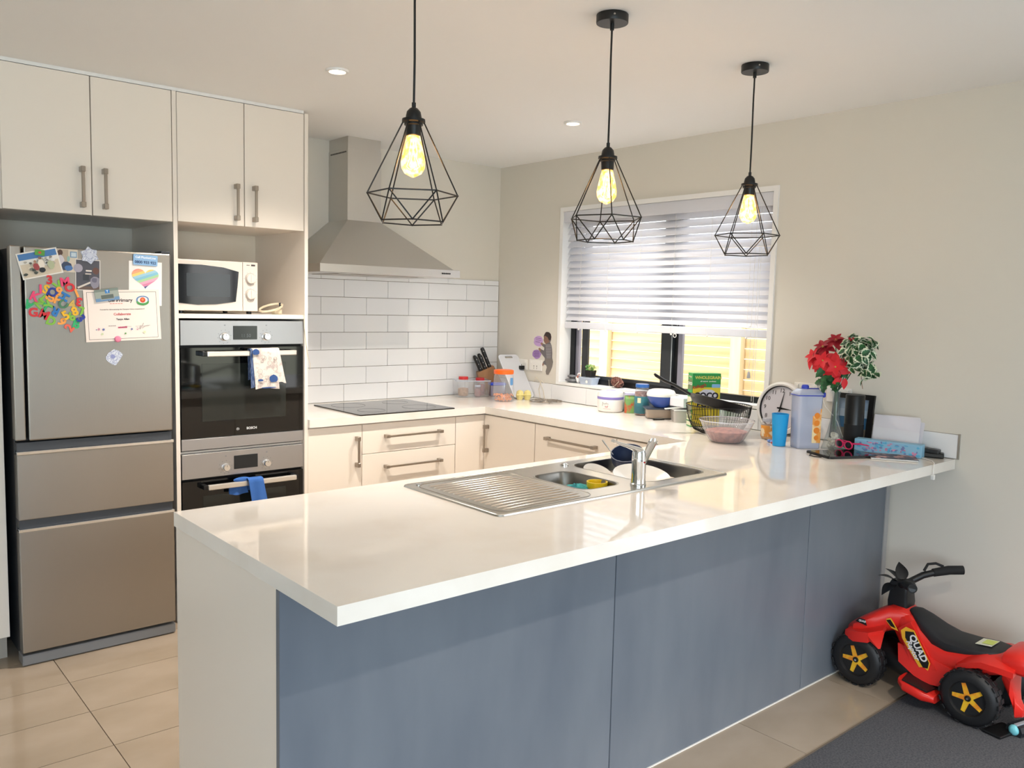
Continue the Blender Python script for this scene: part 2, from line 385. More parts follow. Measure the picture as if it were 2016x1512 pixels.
NICHE = mat('niche_laminate', 'e6dccb', .4)
t = thing('oven_tower', 'tall cream cabinet holding the microwave niche and two ovens', 'cabinet', (-2.03, -.3, 0))
obj('side_panel', MB().box(-2.352, -2.334, -.598, -.01, 0, 2.385), CAB, t)
obj('side_panel', MB().box(-1.728, -1.710, -.605, -.01, 0, 2.385), CAB, t)
obj('back_panel', MB().box(-2.334, -1.728, -.03, -.012, 0, 2.385), NICHE, t)
obj('shelf', MB().box(-2.334, -1.728, -.598, -.03, 1.400, 1.420), CAB, t)
obj('top_box', MB().box(-2.334, -1.728, -.58, -.03, 1.828, 2.384), CAB, t)
obj('divider', MB().box(-2.334, -1.728, -.575, -.03, .780, .796), CAB, t)
obj('lower_box', MB().box(-2.334, -1.728, -.58, -.03, 0, .18), CAB, t)
for x0, x1, hx in ((-2.332, -2.030, -2.07), (-2.026, -1.730, -1.983)):
    d = doorY(t, 'door', x0, x1, 1.827, 2.383); handle(d, (hx, -.6, 1.932), .165, 'z', (0, -1, 0))

# base units along the hood wall
t = thing('base_cabinet', 'single-door cream base cabinet under the hob, next to the oven tower', 'cabinet', (-1.55, -.3, 0))
obj('carcass', MB().box(-1.708, -1.399, -.58, -.01, .1, .858), CAB, t); obj('kickboard', MB().box(-1.708, -1.399, -.54, -.52, 0, .1), KICK, t)
d = doorY(t, 'door', -1.706, -1.399, .102, .851); handle(d, (-1.432, -.6, .713), .160, 'z', (0, -1, 0))
t = thing('drawer_cabinet', 'cream drawer cabinet under the hob with long bar handles', 'cabinet', (-1.09, -.3, 0))
obj('carcass', MB().box(-1.397, -.788, -.58, -.01, .1, .858), CAB, t); obj('kickboard', MB().box(-1.397, -.788, -.54, -.52, 0, .1), KICK, t)
for z0, z1, hz in ((.694, .851, .781), (.402, .691, .617), (.102, .399, .33)):
    d = doorY(t, 'drawer', -1.395, -.790, z0, z1); handle(d, (-1.080, -.6, hz), .37, 'x', (0, -1, 0))
t = thing('corner_cabinet', 'cream corner cabinet with a blank filler and one door with vertical handle', 'cabinet', (-.5, -.6, 0))
obj('carcass', grid_solid([-.786, -.56, -.01], [-1.045, -.58, -.01], lambda u, v: u < -.56 and v < -.58, .1, .858, lambda u, v, w_: (u, v, w_)), CAB, t)
obj('filler_panel', MB().box(-.786, -.564, -.6, -.582, .102, .851, .001, 1), CAB, t)
d = doorX(t, 'door', -1.043, -.604, .102, .851); handle(d, (-.58, -.640, .715), .160, 'z', (-1, 0, 0))
t = thing('drawer_cabinet', 'cream drawer cabinet under the window worktop, behind the sink', 'cabinet', (-.3, -1.5, 0))
obj('carcass', MB().box(-.56, -.01, -2.09, -1.047, .1, .858), CAB, t); obj('kickboard', MB().box(-.54, -.52, -2.09, -1.047, 0, .1), KICK, t)
for z0, z1, hz in ((.622, .851, .787), (.364, .619, .55), (.102, .361, .29)):
    d = doorX(t, 'drawer', -1.645, -1.048, z0, z1); handle(d, (-.58, -1.336, hz), .37, 'y', (-1, 0, 0))
doorX(t, 'filler_panel', -2.09, -1.648, .102, .851)

# peninsula
t = thing('peninsula_cabinet', 'long kitchen peninsula clad in concrete-grey panels with a cream end panel', 'cabinet', (-1.43, -2.4, 0))
obj('carcass', MB().box(-2.842, -.05, -2.725, -2.13, .1, .858), CAB, t)
obj('kickboard', MB().box(-2.842, -.05, -2.16, -2.14, 0, .1), KICK, t)
obj('end_panel', MB().box(-2.862, -2.844, -2.742, -2.09, 0, .858, .001, 1), CAB, t)
for x0, x1 in ((-2.864, -1.777), (-1.773, -.671), (-.667, -.050)):
    obj('front_panel', MB().box(x0, x1, -2.746, -2.728, .003, .858, .0012, 1), PANEL, t)
obj('floor_seal', MB().box(-2.86, -.05, -2.750, -2.744, 0, .004), WPLAS, t)
obj('wall_strip', MB().box(-.049, -.018, -2.750, -2.71, .0, .858), mat('grey_strip', 'a7a6a5', .5), t)
for x in (-2.84, -2.38, -1.92, -1.46, -1.0):
    doorY_ = obj('door', MB().box(x + .002, x + .456, -2.13, -2.112, .102, .851, .0012, 1), CAB, t)

# worktop (one continuous stone top, hole under the sink)
SX0, SX1, SY0, SY1 = -1.745, -1.115, -2.615, -2.19
def wt_hole(u, v):
    if SX0 < u < SX1 and SY0 < v < SY1: return True
    if v < -2.085: return False
    if v < -.622: return u < -.592
    return u < -1.708
obj_w = grid_solid([-2.866, SX0, -1.708, SX1, -.592, -.0085], [-3.007, SY0, SY1, -2.085, -.622, -.0085], wt_hole, .860, .9, lambda u, v, w_: (u, v, w_))
solo('worktop', obj_w, STONE, 'glossy white stone U-shaped worktop running over base cabinets and peninsula', 'worktop')
# ================================================================ APPLIANCES
# fridge
t = thing('fridge', 'tall stainless steel fridge freezer with magnets and papers on its top door', 'fridge', (-2.70, -.38, 0))
obj('body', MB().box(-2.998, -2.404, -.64, -.05, .03, 1.668, .004), mat('fridge_dark_grey', '34363b', .45), t)
obj('kick_grille', MB().box(-3.002, -2.400, -.700, -.62, .004, .046, .004), mat('grille_grey', '77787a', .4), t)
SHL = mat('steel_shadow_gap', '2b2c30', .5)
obj('upper_door', MB().box(-2.957, -2.402, -.706, -.645, .915, 1.676, .006), STEELV, t)
obj('door_edge_strip', MB().box(-3.003, -2.966, -.703, -.645, .918, 1.676, .004), STEELV, t)
obj('hinge_cover', MB().box(-2.44, -2.402, -.70, -.62, 1.676, 1.686, .002), DGREY, t)
for z0, z1, zh, nm in ((.600, .862, .905, 'middle_drawer'), (.058, .552, .597, 'bottom_drawer')):
    d = obj(nm, MB().box(-3.000, -2.402, -.706, -.645, z0, z1, .003), STEELV, t)
    obj('recessed_grip', MB().box(-2.998, -2.404, -.694, -.645, z1 + .012, zh + .004, .002), DGREY, d)
    obj('chrome_strip', MB().box(-3.002, -2.400, -.711, -.69, z1, z1 + .013, .002), CHROME, d)

# ---- things held on the fridge door
FD = -.7062
def flat(w_, h_, z=0, cx=0, cy=0, t=.0003): return ([(cx - w_ / 2, cy - h_ / 2), (cx + w_ / 2, cy - h_ / 2), (cx + w_ / 2, cy + h_ / 2), (cx - w_ / 2, cy + h_ / 2)], z, z + t)
def sheet(name, label, cat, M, layers, thick=.0012, group=None):
    """flat printed thing: layers of (polygon, colour), each a hair above the last; M stands it up"""
    mb = MB(); ms = []
    for k, (poly, col) in enumerate(layers):
        m = col if not isinstance(col, str) else mat('print_' + col, col, .5)
        if m not in ms: ms.append(m)
        mb.slot(ms.index(m)); z1 = thick + .00014 * k
        if isinstance(poly, MB): mb.mi = 0; n0 = len(mb.m); mb.merge(poly, M @ T(0, 0, z1)); mb.m[n0:] = [ms.index(m)] * (len(mb.m) - n0)
        else: mb.prism(poly, 0 if k == 0 else z1 - .00012, z1, M)
    return solo(name, mb, ms, label, cat, group)
R_ = lambda x0, x1, y0, y1: [(x0, y0), (x1, y0), (x1, y1), (x0, y1)]
def blob(cx, cy, rx, ry, n=10, j=.25, seed=0):
    rn = random.Random(seed or hash((round(cx * 999), round(cy * 999)))); return [(cx + rx * (1 + rn.uniform(-j, j)) * cos(2 * pi * k / n), cy + ry * (1 + rn.uniform(-j, j)) * sin(2 * pi * k / n)) for k in range(n)]

ly = [(R_(-.073, .073, -.051, .051), 'efe9e0'), (R_(-.068, .068, -.046, .046), 'd9c9b2'), (R_(-.068, .068, .020, .046), '4d7fb8'), (R_(-.068, .068, .006, .022), 'e8e4dc')]
rn = random.Random(3)
for k in range(26): ly.append((blob(rn.uniform(-.06, .06), rn.uniform(-.008, .018), .006, .005, 7, .3, k + 1), rn.choice(['e9e6e0', '8d8a84', '5c5a58', 'b7b0a4'])))
for k in range(14): ly.append((blob(rn.uniform(-.06, .0), rn.uniform(-.036, -.008), .007, .006, 7, .3, k + 50), rn.choice(['474b45', '7d7f74', 'c8baa4', 'e6d9c4'])))
ly += [(blob(-.016, -.010, .011, .015, 9, .15, 81), 'a5484a'), (blob(-.016, .010, .005, .006, 9, .1, 82), 'b58a70'), (blob(.004, -.002, .012, .019, 9, .12, 83), 'efe3d4'), (blob(.004, .021, .006, .006, 9, .1, 84), '8a6a58'), (blob(.002, -.026, .012, .010, 9, .15, 85), '2f3036'), (blob(.036, -.012, .012, .018, 9, .15, 86), 'b8bd9a')]
sheet('postcard', 'beach postcard with a white border tilted at the fridge door top left corner', 'postcard', onY(-2.902, 1.611, FD, 14), ly)
sheet('photo', 'small photo of an adult and child partly under the beach postcard', 'photo', onY(-2.812, 1.630, FD + .0004, -1),
      [(R_(-.038, .046, -.048, .042), 'd8cbb8'), (R_(-.036, .012, -.046, .040), 'b9a995'), (blob(-.018, .026, .010, .013, 9, .1, 5), '5a4238'), (blob(-.016, -.002, .013, .020, 9, .15, 6), 'cfc8cf'), (blob(.004, -.024, .022, .018, 9, .2, 7), '3e4a63'), (blob(.014, -.032, .016, .012, 9, .2, 8), '4f78b0'), (R_(.018, .043, .010, .034), '7d9bb8'), (R_(.022, .040, .014, .030), 'c9d6de'), (blob(.012, .004, .006, .012, 9, .2, 9), '8fb6b0')], .0005)
ly = [(R_(-.0465, .0465, -.062, .062), 'ded8d2'), (R_(-.0435, .0435, -.059, .059), '53535c'), (circle(.017, 16, -.036, .026), 'a9a3b0'), (R_(-.0435, .0435, -.059, -.046), '6b5850'), ([(-.04, -.05), (.012, -.024), (.015, -.030), (-.036, -.056)], 'd7cdc4'), (R_(-.018, .004, -.022, .002), '3c4046'), (blob(.030, .018, .013, .014, 9, .12, 12), '6a4a42'), (blob(.026, -.028, .018, .026, 10, .15, 13), '8f8b98'), (blob(.024, -.020, .011, .010, 9, .2, 14), '6d6a7c'), (R_(-.008, .014, .014, .020), 'e6ded6'), (R_(-.010, .012, .002, .007), 'cfc3ba')]
sheet('photo', 'dark photo of a child in a striped top beside the certificate on the fridge', 'photo', onY(-2.730, 1.573, FD, -1), ly)
SPK = mat('sparkle_plastic', 'dfe3ea', .15, noise=('9fa6c4', 260, (1, 1, 1), .42, .6))
star = [((.036 if k % 2 else .026) * cos(pi * k / 6), (.036 if k % 2 else .026) * sin(pi * k / 6)) for k in range(12)]
sheet('magnet', 'white glittery snowflake magnet above the dark child photo', 'magnet', onY(-2.723, 1.652, FD - .0022, 8), [(star, SPK), (circle(.012, 6), 'c9cedd')], .002)
sheet('magnet', 'small green magnet with a red mark at the postcard top edge', 'magnet', onY(-2.902, 1.653, FD - .0045, -4), [(R_(-.017, .017, -.011, .011), '62a346'), (blob(0, 0, .006, .005, 8, .1, 3), 'c8543c')], .002)
hp = [(.052 * (sin(a) ** 3), .058 * (13 * cos(a) - 5 * cos(2 * a) - 2 * cos(3 * a) - cos(4 * a)) / 17) for a in [2 * pi * k / 40 for k in range(40)]]
def clip_band(poly, n, c, lo, hi):
    def cut(p, s, v):
        o = []
        for i in range(len(p)):
            a, b = p[i], p[(i + 1) % len(p)]; da = s * (a[0] * n[0] + a[1] * n[1] - v); db = s * (b[0] * n[0] + b[1] * n[1] - v)
            if da >= 0: o.append(a)
            if da * db < 0: q = da / (da - db); o.append((a[0] + (b[0] - a[0]) * q, a[1] + (b[1] - a[1]) * q))
        return o
    r = cut(poly, 1, lo); return cut(r, -1, hi) if len(r) > 2 else r
ly = [(R_(-.0665, .0665, -.105, .078), 'f1ebe6')]
n_ = (-.35, .94); cols = ['6a9fc0', '8fc3d2', '54608f', 'd887a8', 'e8a7bd', 'a9cf9f', '86bfd4', '9fc9dc', 'f0d27c', 'f0a880', 'e88f84']
for k, cc in enumerate(cols):
    lo = -.055 + .0105 * k; q = clip_band([(x * 1.05 - .001, y * .85 + .012) for x, y in hp], n_, 0, lo, lo + .0105)
    if len(q) > 2: ly.append((q, cc))
sheet('drawing', 'white sheet with a rainbow-striped heart at the fridge door top right', 'drawing', onY(-2.507, 1.560, FD, -1), ly)
sheet('magnet', 'light blue phone number magnet holding the heart drawing', 'magnet', onY(-2.507, 1.644, FD - .004, -2), [(rrect(.098, .044, .004, 3), '8fb6dd'), (text('Call PlunketLine', .0125, .0002, .0003, T(0, .010, 0)), 'f4f8ff'), (text('0800 933 922', .0155, .0002, .0004, T(0, -.010, 0)), '27416e')], .0018)
# certificate
def dashes(x0, x1, y, n, h=.0022):
    mb = MB(); w_ = (x1 - x0) / n
    for k in range(n): mb.prism(R_(x0 + w_ * k, x0 + w_ * (k + .78), y - h / 2, y + h / 2), 0, .0001)
    return mb
INK = '3a3436'
ly = [(R_(-.148, .148, -.105, .105), 'f2e3d9'), (R_(-.136, .136, -.0965, .0965), '5b4a48'), (R_(-.1345, .1345, -.095, .095), 'f3e5dc'),
      (text('ow Primary', .0200, .0001, .0005, T(-.008, .062, 0)), INK), (dashes(-.050, .002, .049, 5), 'd9705e'),
      (text('Awarded for demonstrating the Champion Values competency of', .0066, .0001, .0001, T(-.002, .025, 0)), '6a605e'),
      (text('Collaborate', .0140, .0001, .0003, T(-.004, .005, 0)), 'cc4f52'), (text('Tanya Allan', .0110, .0001, .0003, T(-.003, -.016, 0)), INK),
      (dashes(-.060, -.030, -.042, 4), '7b6d6c'), (R_(-.008, .030, -.047, -.0463), '7b6d6c'), (R_(.045, .100, -.047, -.0463), '7b6d6c'),
      (text('networld', .0095, .0001, .0006, T(-.006, -.049, 0)), 'c03a64')]
ey = [(.0255 * cos(a), .0175 * abs(sin(a)) ** .8 * (1 if sin(a) > 0 else -1)) for a in [2 * pi * k / 28 for k in range(28)]]
ly += [([(x + .080, y + .062) for x, y in ey], '5f86b5'), ([(x + .080, y + .057) for x, y in ey[14:] + ey[:1]], '4f9a55'), ([(x * .78 + .080, y * .74 + .062) for x, y in ey], 'f3e5dc'), (circle(.0110, 18, .080, .062), 'd6492f'), (circle(.0055, 14, .080, .064), 'e88a52')]
for i, (x, y, r, c) in enumerate(((-.098, -.054, .007, 'cf8fa6'), (-.080, -.056, .007, '5c6aa6'), (.030, -.058, .006, '5c6aa6'), (.052, -.060, .004, 'cf8fa6'), (.004, -.075, .0055, '5f9c52'), (-.086, -.074, .007, 'c7d6a8'), (.080, -.072, .008, 'd7dfb4'), (-.108, -.056, .003, '5c6aa6'))):
    ly.append(([(x + (r if k % 2 else r * .45) * cos(pi * k / 5), y + (r if k % 2 else r * .45) * sin(pi * k / 5)) for k in range(10)], c))
sg = MB(); sg.tube([(.050, -.050, 0), (.058, -.058, 0), (.066, -.042, 0), (.062, -.060, 0), (.078, -.034, 0), (.072, -.056, 0), (.084, -.046, 0), (.104, -.044, 0)], .0006, 4)
ly.append((sg, '7a7076'))
sheet('certificate', 'cream school certificate with a thin black frame line on the fridge', 'certificate', onY(-2.599, 1.4125, FD - .0032, 2.2), ly)
sheet('magnet', 'scenic picture magnet of a blue building over the certificate top corner', 'magnet', onY(-2.662, 1.496, FD - .0085, 9),
      [(R_(-.046, .046, -.025, .024), '9fa79e'), (R_(-.046, .046, -.025, -.012), '6f93b8'), (R_(-.026, .026, -.018, .002), 'a9a79a'), (R_(-.024, .024, -.016, 0), '5f6a66'), (R_(-.046, .046, .014, .024), '7e8a82'), (R_(-.006, .012, .006, .020), '3f7fc0'), (text('T', .012, .0001, .0004, T(.003, .013, 0)), 'dfeaf5')], .002)
m = MB().lathe([(.013, 0), (.0135, .004), (.010, .008), (.003, .0095), (0, .0095)], (0, 0, 0), 16, onY(-2.623, 1.314, FD - .0040, 0))
solo('magnet', m, mat('pink_plastic', 'f08aa6', .3), 'round pink magnet at the bottom edge of the certificate', 'magnet', smooth=True)
sheet('magnet', 'clear glittery diamond-shaped magnet alone below the certificate', 'magnet', onY(-2.636, 1.238, FD, 3), [([(-.034, .002), (-.022, .020), (0, .034), (.020, .026), (.034, .010), (.020, -.012), (.002, -.034), (-.014, -.026), (-.030, -.012)], SPK), (blob(-.006, .004, .010, .009, 9, .3, 6), '8c93c0')], .002)

LC = dict(red='d9343c', pink='ef4a78', yellow='f4bd2f', orange='fba650', green='86bf48', emerald='34b470', blue='2f7cc4', navy='2b3f9c', forest='4f8060', mustard='d9b45e', coral='ee6a55')
letters = [('3', -2.870, 1.547, 'red', 0), ('V', -2.840, 1.526, 'green', 30), ('M', -2.815, 1.541, 'pink', 8), ('O', -2.799, 1.519, 'red', 0), ('I', -2.903, 1.510, 'pink', 0),
    ('S', -2.884, 1.510, 'yellow', -20), ('Q', -2.862, 1.501, 'navy', -90), ('9', -2.837, 1.503, 'orange', 0), ('H', -2.818, 1.483, 'blue', 60), ('K', -2.925, 1.481, 'pink', -25),
    ('7', -2.894, 1.478, 'green', 160), ('0', -2.869, 1.475, 'orange', 60), ('P', -2.845, 1.470, 'orange', -20), ('1', -2.774, 1.498, 'orange', 20), ('3', -2.767, 1.466, 'red', 170),
    ('A', -2.944, 1.451, 'emerald', 150), ('N', -2.904, 1.454, 'green', 40), ('T', -2.888, 1.436, 'emerald', -30), ('Y', -2.872, 1.449, 'green', 60), ('C', -2.824, 1.452, 'forest', 45),
    ('4', -2.792, 1.452, 'mustard', 0), ('G', -2.930, 1.419, 'red', 0), ('M', -2.893, 1.411, 'red', -25), ('R', -2.853, 1.426, 'blue', 155), ('5', -2.816, 1.409, 'yellow', 30),
    ('D', -2.869, 1.386, 'green', -20), ('8', -2.782, 1.425, 'yellow', 20), ('L', -2.760, 1.430, 'green', 160), ('6', -2.795, 1.404, 'green', 30), ('3', -2.762, 1.397, 'navy', -50),
    ('9', -2.831, 1.383, 'orange', -50), ('B', -2.779, 1.374, 'emerald', -15), ('2', -2.803, 1.360, 'coral', 50)]
WORD = {'0': 'zero', '1': 'one', '2': 'two', '3': 'three', '4': 'four', '5': 'five', '6': 'six', '7': 'seven', '8': 'eight', '9': 'nine'}
extra = {('3', 'red', 0): 'upright at the top of the cluster', ('3', 'red', 170): 'upside down at the right of the cluster', ('9', 'orange', 0): 'upright near the middle of the cluster', ('9', 'orange', -50): 'tipped over at the cluster bottom', ('M', 'red', -25): 'beside the letter G', ('M', 'pink', 8): 'at the cluster top right'}
rot_w = lambda r: 'upright' if abs(r) < 15 else ('upside down' if abs(r) > 130 else ('lying sideways' if abs(r) > 75 else ('leaning left' if r > 0 else 'leaning right')))
for k, (ch, x, z, col, r) in enumerate(letters):
    kind = 'number' if ch.isdigit() else 'letter'
    where = extra.get((ch, col, r), rot_w(r) + ' in the fridge cluster')
    m = text(ch, .046, .0022, .0019, onY(x, z, FD - .0024 - .0011 * (k % 5), r))
    solo('letter_magnet' if kind == 'letter' else 'number_magnet', m, mat('magnet_' + col, LC[col], .35), '%s plastic magnet %s %s, %s' % (col, 'numeral' if ch.isdigit() else 'letter', WORD.get(ch, ch), where), 'magnet', 'plastic letter and number magnets on the fridge')

# ---- ovens
OV = mat('oven_panel_steel', 'b4b6ba', .33, 1, bump=(60, .05, (1, 1, 30)))
PORC = mat('satin_handle', 'd8d4cc', .3, .6)
def oven(name, label, ztop, zpan, zglass, ztrim):
    t = thing(name, label, 'oven', (-2.031, -.3, ztrim - .01))
    obj('body', MB().box(-2.328, -1.734, -.575, -.05, ztrim - .006, ztop), mat('oven_body', '1a1a1b', .6), t)
    cp = obj('control_panel', MB().box(-2.329, -1.733, -.600, -.577, zpan + .001, ztop - .001, .001, 1), OV, t)
    zc = (ztop + zpan) / 2
    dp = obj('display', MB().box(-2.087, -1.970, -.6022, -.5995, zc - .032, zc + .032, .001, 1), mat('display_black', '1d2226', .1), cp)
    if ztop > 1: obj('clock_digits', text('11:50', .022, .0003, 0, onY(-2.026, zc - .014, -.6026)), mat('digit_grey', '5c6468', .5), dp)
    for x in (-2.128, -1.926):
        kb = obj('knob', MB().lathe([(.0195, 0), (.0195, .003), (.0165, .004), (.0160, .020), (.0145, .022), (0, .022)], (0, 0, 0), 24, onY(x, zc - .018, -.600)), mat('knob_silver', 'dcdcda', .22, .9), cp, True)
        obj('pointer', MB().box(x - .0006, x + .0006, -.6225, -.6205, zc - .014, zc - .005), BPLAS, kb)
    dmk = MB()
    for x in (-2.128, -1.926):
        for a in range(0, 360, 36): dmk.prism(rrect(.004, .0035, .0008, 1), 0, .0003, onY(x + .031 * cos(radians(a + 10)), zc - .018 + .031 * sin(radians(a + 10)), -.6002))
        dmk.prism(rrect(.008, .006, .001, 1), 0, .0003, onY(x + .002, zc + .035, -.6002))
    tag(obj('dial_marks', dmk, mat('print_grey', '8b8f96', .5), cp), kind='stuff')
    d = obj('door_glass', MB().box(-2.329, -1.733, -.600, -.577, zglass, zpan - .010, .001, 1), BLKGL, t)
    obj('inner_window', MB().box(-2.235, -1.825, -.6012, -.5995, zglass + .075, zpan - .085, .0005, 1), mat('smoked_inner_glass', '232725', .06), d)
    hz = zpan - .037
    hb = obj('handle', MB().box(-2.228, -1.793, -.655, -.636, hz - .0125, hz + .0115, .004), PORC, t)
    for x in (-2.236, -1.790):
        obj('handle_bracket', MB().box(x - .010, x + .010, -.645, -.598, hz - .011, hz + .011, .003), BPLAS, t)
    return t, zglass
o1, _ = oven('oven', 'upper built-in black glass oven with a patterned tea towel on its handle', 1.391, 1.277, .851, .796)
lg = MB(); lg.tube([(.0062 * cos(a) - .036, .0062 * sin(a), 0) for a in [2 * pi * k / 20 for k in range(20)]], .0006, 4, None, True); lg.box(-.0395, -.0325, -.0006, .0006, 0, .0003); lg.box(-.0398, -.0386, -.004, .004, 0, .0003); lg.box(-.0334, -.0322, -.004, .004, 0, .0003)
lg2 = MB(); lg2.merge(lg, onY(-2.031, .881, -.6008)); lg2.merge(text('BOSCH', .0155, .0003, .0005), onY(-1.999, .881, -.6004))
obj('brand_lettering', lg2, mat('print_silver', 'd9dadb', .4), o1)
obj('lower_trim', MB().box(-2.329, -1.733, -.600, -.577, .797, .849, .001, 1), OV, o1)
o2, _ = oven('oven', 'lower built-in black glass oven with a blue cloth on its handle', .781, .664, .25, .19)
obj('lower_trim', MB().box(-2.329, -1.733, -.600, -.577, .19, .248, .001, 1), OV, o2)

# cloths over the oven handles
def drape(xa, xb, ztop, yf, yb, front, back, nx=9, seed=1, skew=0.0, amp=.003, flare=0.0):
    """thin cloth folded over a bar: back edge up behind, over the top, down in front"""
    rn = random.Random(seed); ph = [rn.uniform(0, 6.28) for _ in range(4)]; rows = []
    path = [(yb, ztop - back * k / 5) for k in range(5, 0, -1)] + [(yb + (yf - yb) * (1 - cos(pi * k / 6)) / 2, ztop + .006 * sin(pi * k / 6)) for k in range(7)] + [(yf, ztop - front * k / 12) for k in range(1, 13)]
    for i, (y, z) in enumerate(path):
        row = []; q = max(0, (ztop - z)) / max(front, .01)
        for k in range(nx):
            u = k / (nx - 1); ww = (xb - xa) * (1 + flare * q)
            x = xa + skew * q + ww * u
            row.append((x, y - (amp * (.3 + q) * (1 + sin(u * 9 + ph[0] + q * 2)) if y < (yf + yb) / 2 else 0), z + .004 * sin(u * 5 + ph[1]) * q))
        rows.append(row)
    mb = MB(); n = nx; vs = []
    th = .0022
    A = [v for r in rows for v in r]; B = [(v[0], v[1] + (th if v[1] < (yf + yb) / 2 else -th), v[2] - (th if abs(v[2] - ztop) < .008 else 0)) for v in A]
    fs = []; R = len(rows)
    for i in range(R - 1):
        for k in range(n - 1):
            a = i * n + k; fs.append((a, a + 1, a + n + 1, a + n)); fs.append((a + R * n, a + n + R * n, a + n + 1 + R * n, a + 1 + R * n))
    for i in range(R - 1):
        for k in (0, n - 1): a = i * n + k; fs.append((a, a + n, a + n + R * n, a + R * n))
    for k in range(n - 1):
        for i in (0, R - 1): a = i * n + k; fs.append((a, a + 1, a + 1 + R * n, a + R * n))
    return mb.add(A + B, fs)
TOW = mat('towel_cream', 'e3d8cf', .9, noise=('c2b4ae', 45, (1, 1, 1), .5, .62))
tw = thing('tea_towel', 'cream tea towel with blue patches hanging over the upper oven handle', 'towel', (-1.955, -.65, 1.04))
obj('cloth', drape(-2.021, -1.905, 1.258, -.664, -.628, .185, .15, 9, 2, .012, .003, .05), TOW, tw, 60)
obj('back_fold', drape(-2.030, -1.985, 1.2565, -.662, -.630, .175, .14, 6, 5, .002, .002, .0), mat('towel_navy', '2d4470', .9, noise=('8d9ab4', 120, (6, 1, .3), .5, .6)), tw, 60)
obj('side_fold', drape(-1.925, -1.888, 1.2585, -.663, -.629, .16, .12, 6, 8, .03, .003, .1), TOW, tw, 60)
BL = mat('towel_blue_patch', '36548c', .9)
for (x, z, rx, rz) in ((-2.008, 1.247, .018, .014), (-1.921, 1.120, .022, .018), (-1.985, 1.114, .014, .005), (-1.945, 1.078, .04, .003)):
    obj('blue_patch', MB().prism([(a, b) for a, b in blob(0, 0, rx, rz, 12, .12, 4)], 0, .0012, onY(x, z, -.6725, 0)), BL, tw)
rn = random.Random(5)
for k in range(16):
    x, z = rn.uniform(-1.99, -1.91), rn.uniform(1.09, 1.23); r = rn.uniform(.006, .012)
    if k == 0: pts = MB()
    pts.tube([(x + r * cos(a), -.6722, z + r * sin(a)) for a in [2 * pi * q / 12 for q in range(12)]], .0006, 4, None, True)
tag(obj('printed_rings', pts, mat('print_taupe', '9a8a86', .8), tw), kind='stuff')
BC = mat('blue_cloth', '3c6cb8', .9, bump=(250, .4, (1, 1, 1)))
bc = thing('cleaning_cloth', 'bright blue cloth hanging over the lower oven handle', 'towel', (-2.0, -.65, .5))
obj('cloth', drape(-2.046, -1.972, .646, -.668, -.624, .19, .06, 9, 4, .026, .005, .15), BC, bc, 60)
obj('gathered_end', drape(-2.124, -2.040, .612, -.634, -.626, .034, .028, 8, 9, .0, .004, .05), BC, bc, 60)
obj('bunched_top', MB().sphere((-2.065, -.640, .646), .03, 12, 8, (1.4, .35, .4)), BC, bc, True)

# microwave
MW = mat('microwave_cream', 'e4d8cd', .35)
t = thing('microwave', 'cream microwave with two dials in the oven tower niche', 'microwave', (-2.14, -.36, 1.42))
obj('body', MB().box(-2.331, -1.953, -.560, -.20, 1.434, 1.664, .006), MW, t)
fr = obj('door', MB().box(-2.330, -2.028, -.574, -.560, 1.434, 1.664, .004), MW, t)
wp = [(-2.328, 1.468), (-2.24, 1.461), (-2.15, 1.465), (-2.063, 1.478), (-2.054, 1.55), (-2.048, 1.617), (-2.12, 1.634), (-2.22, 1.642), (-2.328, 1.642)]
obj('window', MB().prism([(x + 2.19, z - 1.55) for x, z in wp], 0, .003, onY(-2.19, 1.55, -.5738)), mat('microwave_window', '15181c', .06), fr)
obj('mesh_screen', MB().prism(rrect(.20, .105, .004, 3), 0, .001, onY(-2.19, 1.551, -.5768)), mat('microwave_mesh', '2d3439', .12), fr)
cpn = obj('control_panel', MB().box(-2.026, -1.953, -.572, -.560, 1.434, 1.664, .003), MW, t)
for z in (1.587, 1.513):
    k_ = obj('dial', MB().lathe([(.024, 0), (.024, .004), (.021, .014), (0, .015)], (0, 0, 0), 24, onY(-1.9895, z, -.572)), MW, cpn, True)
    obj('dial_grip', MB().box(-1.9925, -1.9865, -.590, -.586, z - .018, z + .018, .001), MW, k_)
    dm = MB()
    dm.tube([(-1.9895 + .0255 * cos(a), -.5722, z + .0255 * sin(a)) for a in [2 * pi * q / 28 for q in range(28)]], .0007, 4, None, True)
    for a in range(0, 360, 30): dm.box(-.0006, .0006, .029, .032, 0, .0003, 0, 2, onY(-1.9895, z, -.5721, a))
    obj('dial_scale', dm, mat('print_brown', '7b6e68', .6), cpn)
lg = MB(); lg.merge(dashes(-.008, .008, 0, 3, .004), onY(-2.000, 1.650, -.5721)); lg.merge(MB().prism(rrect(.020, .008, .001, 2), 0, .0003), onY(-1.976, 1.650, -.5721))
obj('logo', lg, mat('print_dark', '463f3e', .5), cpn)
for x in (-2.30, -1.98):
    for y in (-.53, -.24): obj('foot', MB().cyl((x, y, 1.4201), .012, .0145, 12), BPLAS, t)
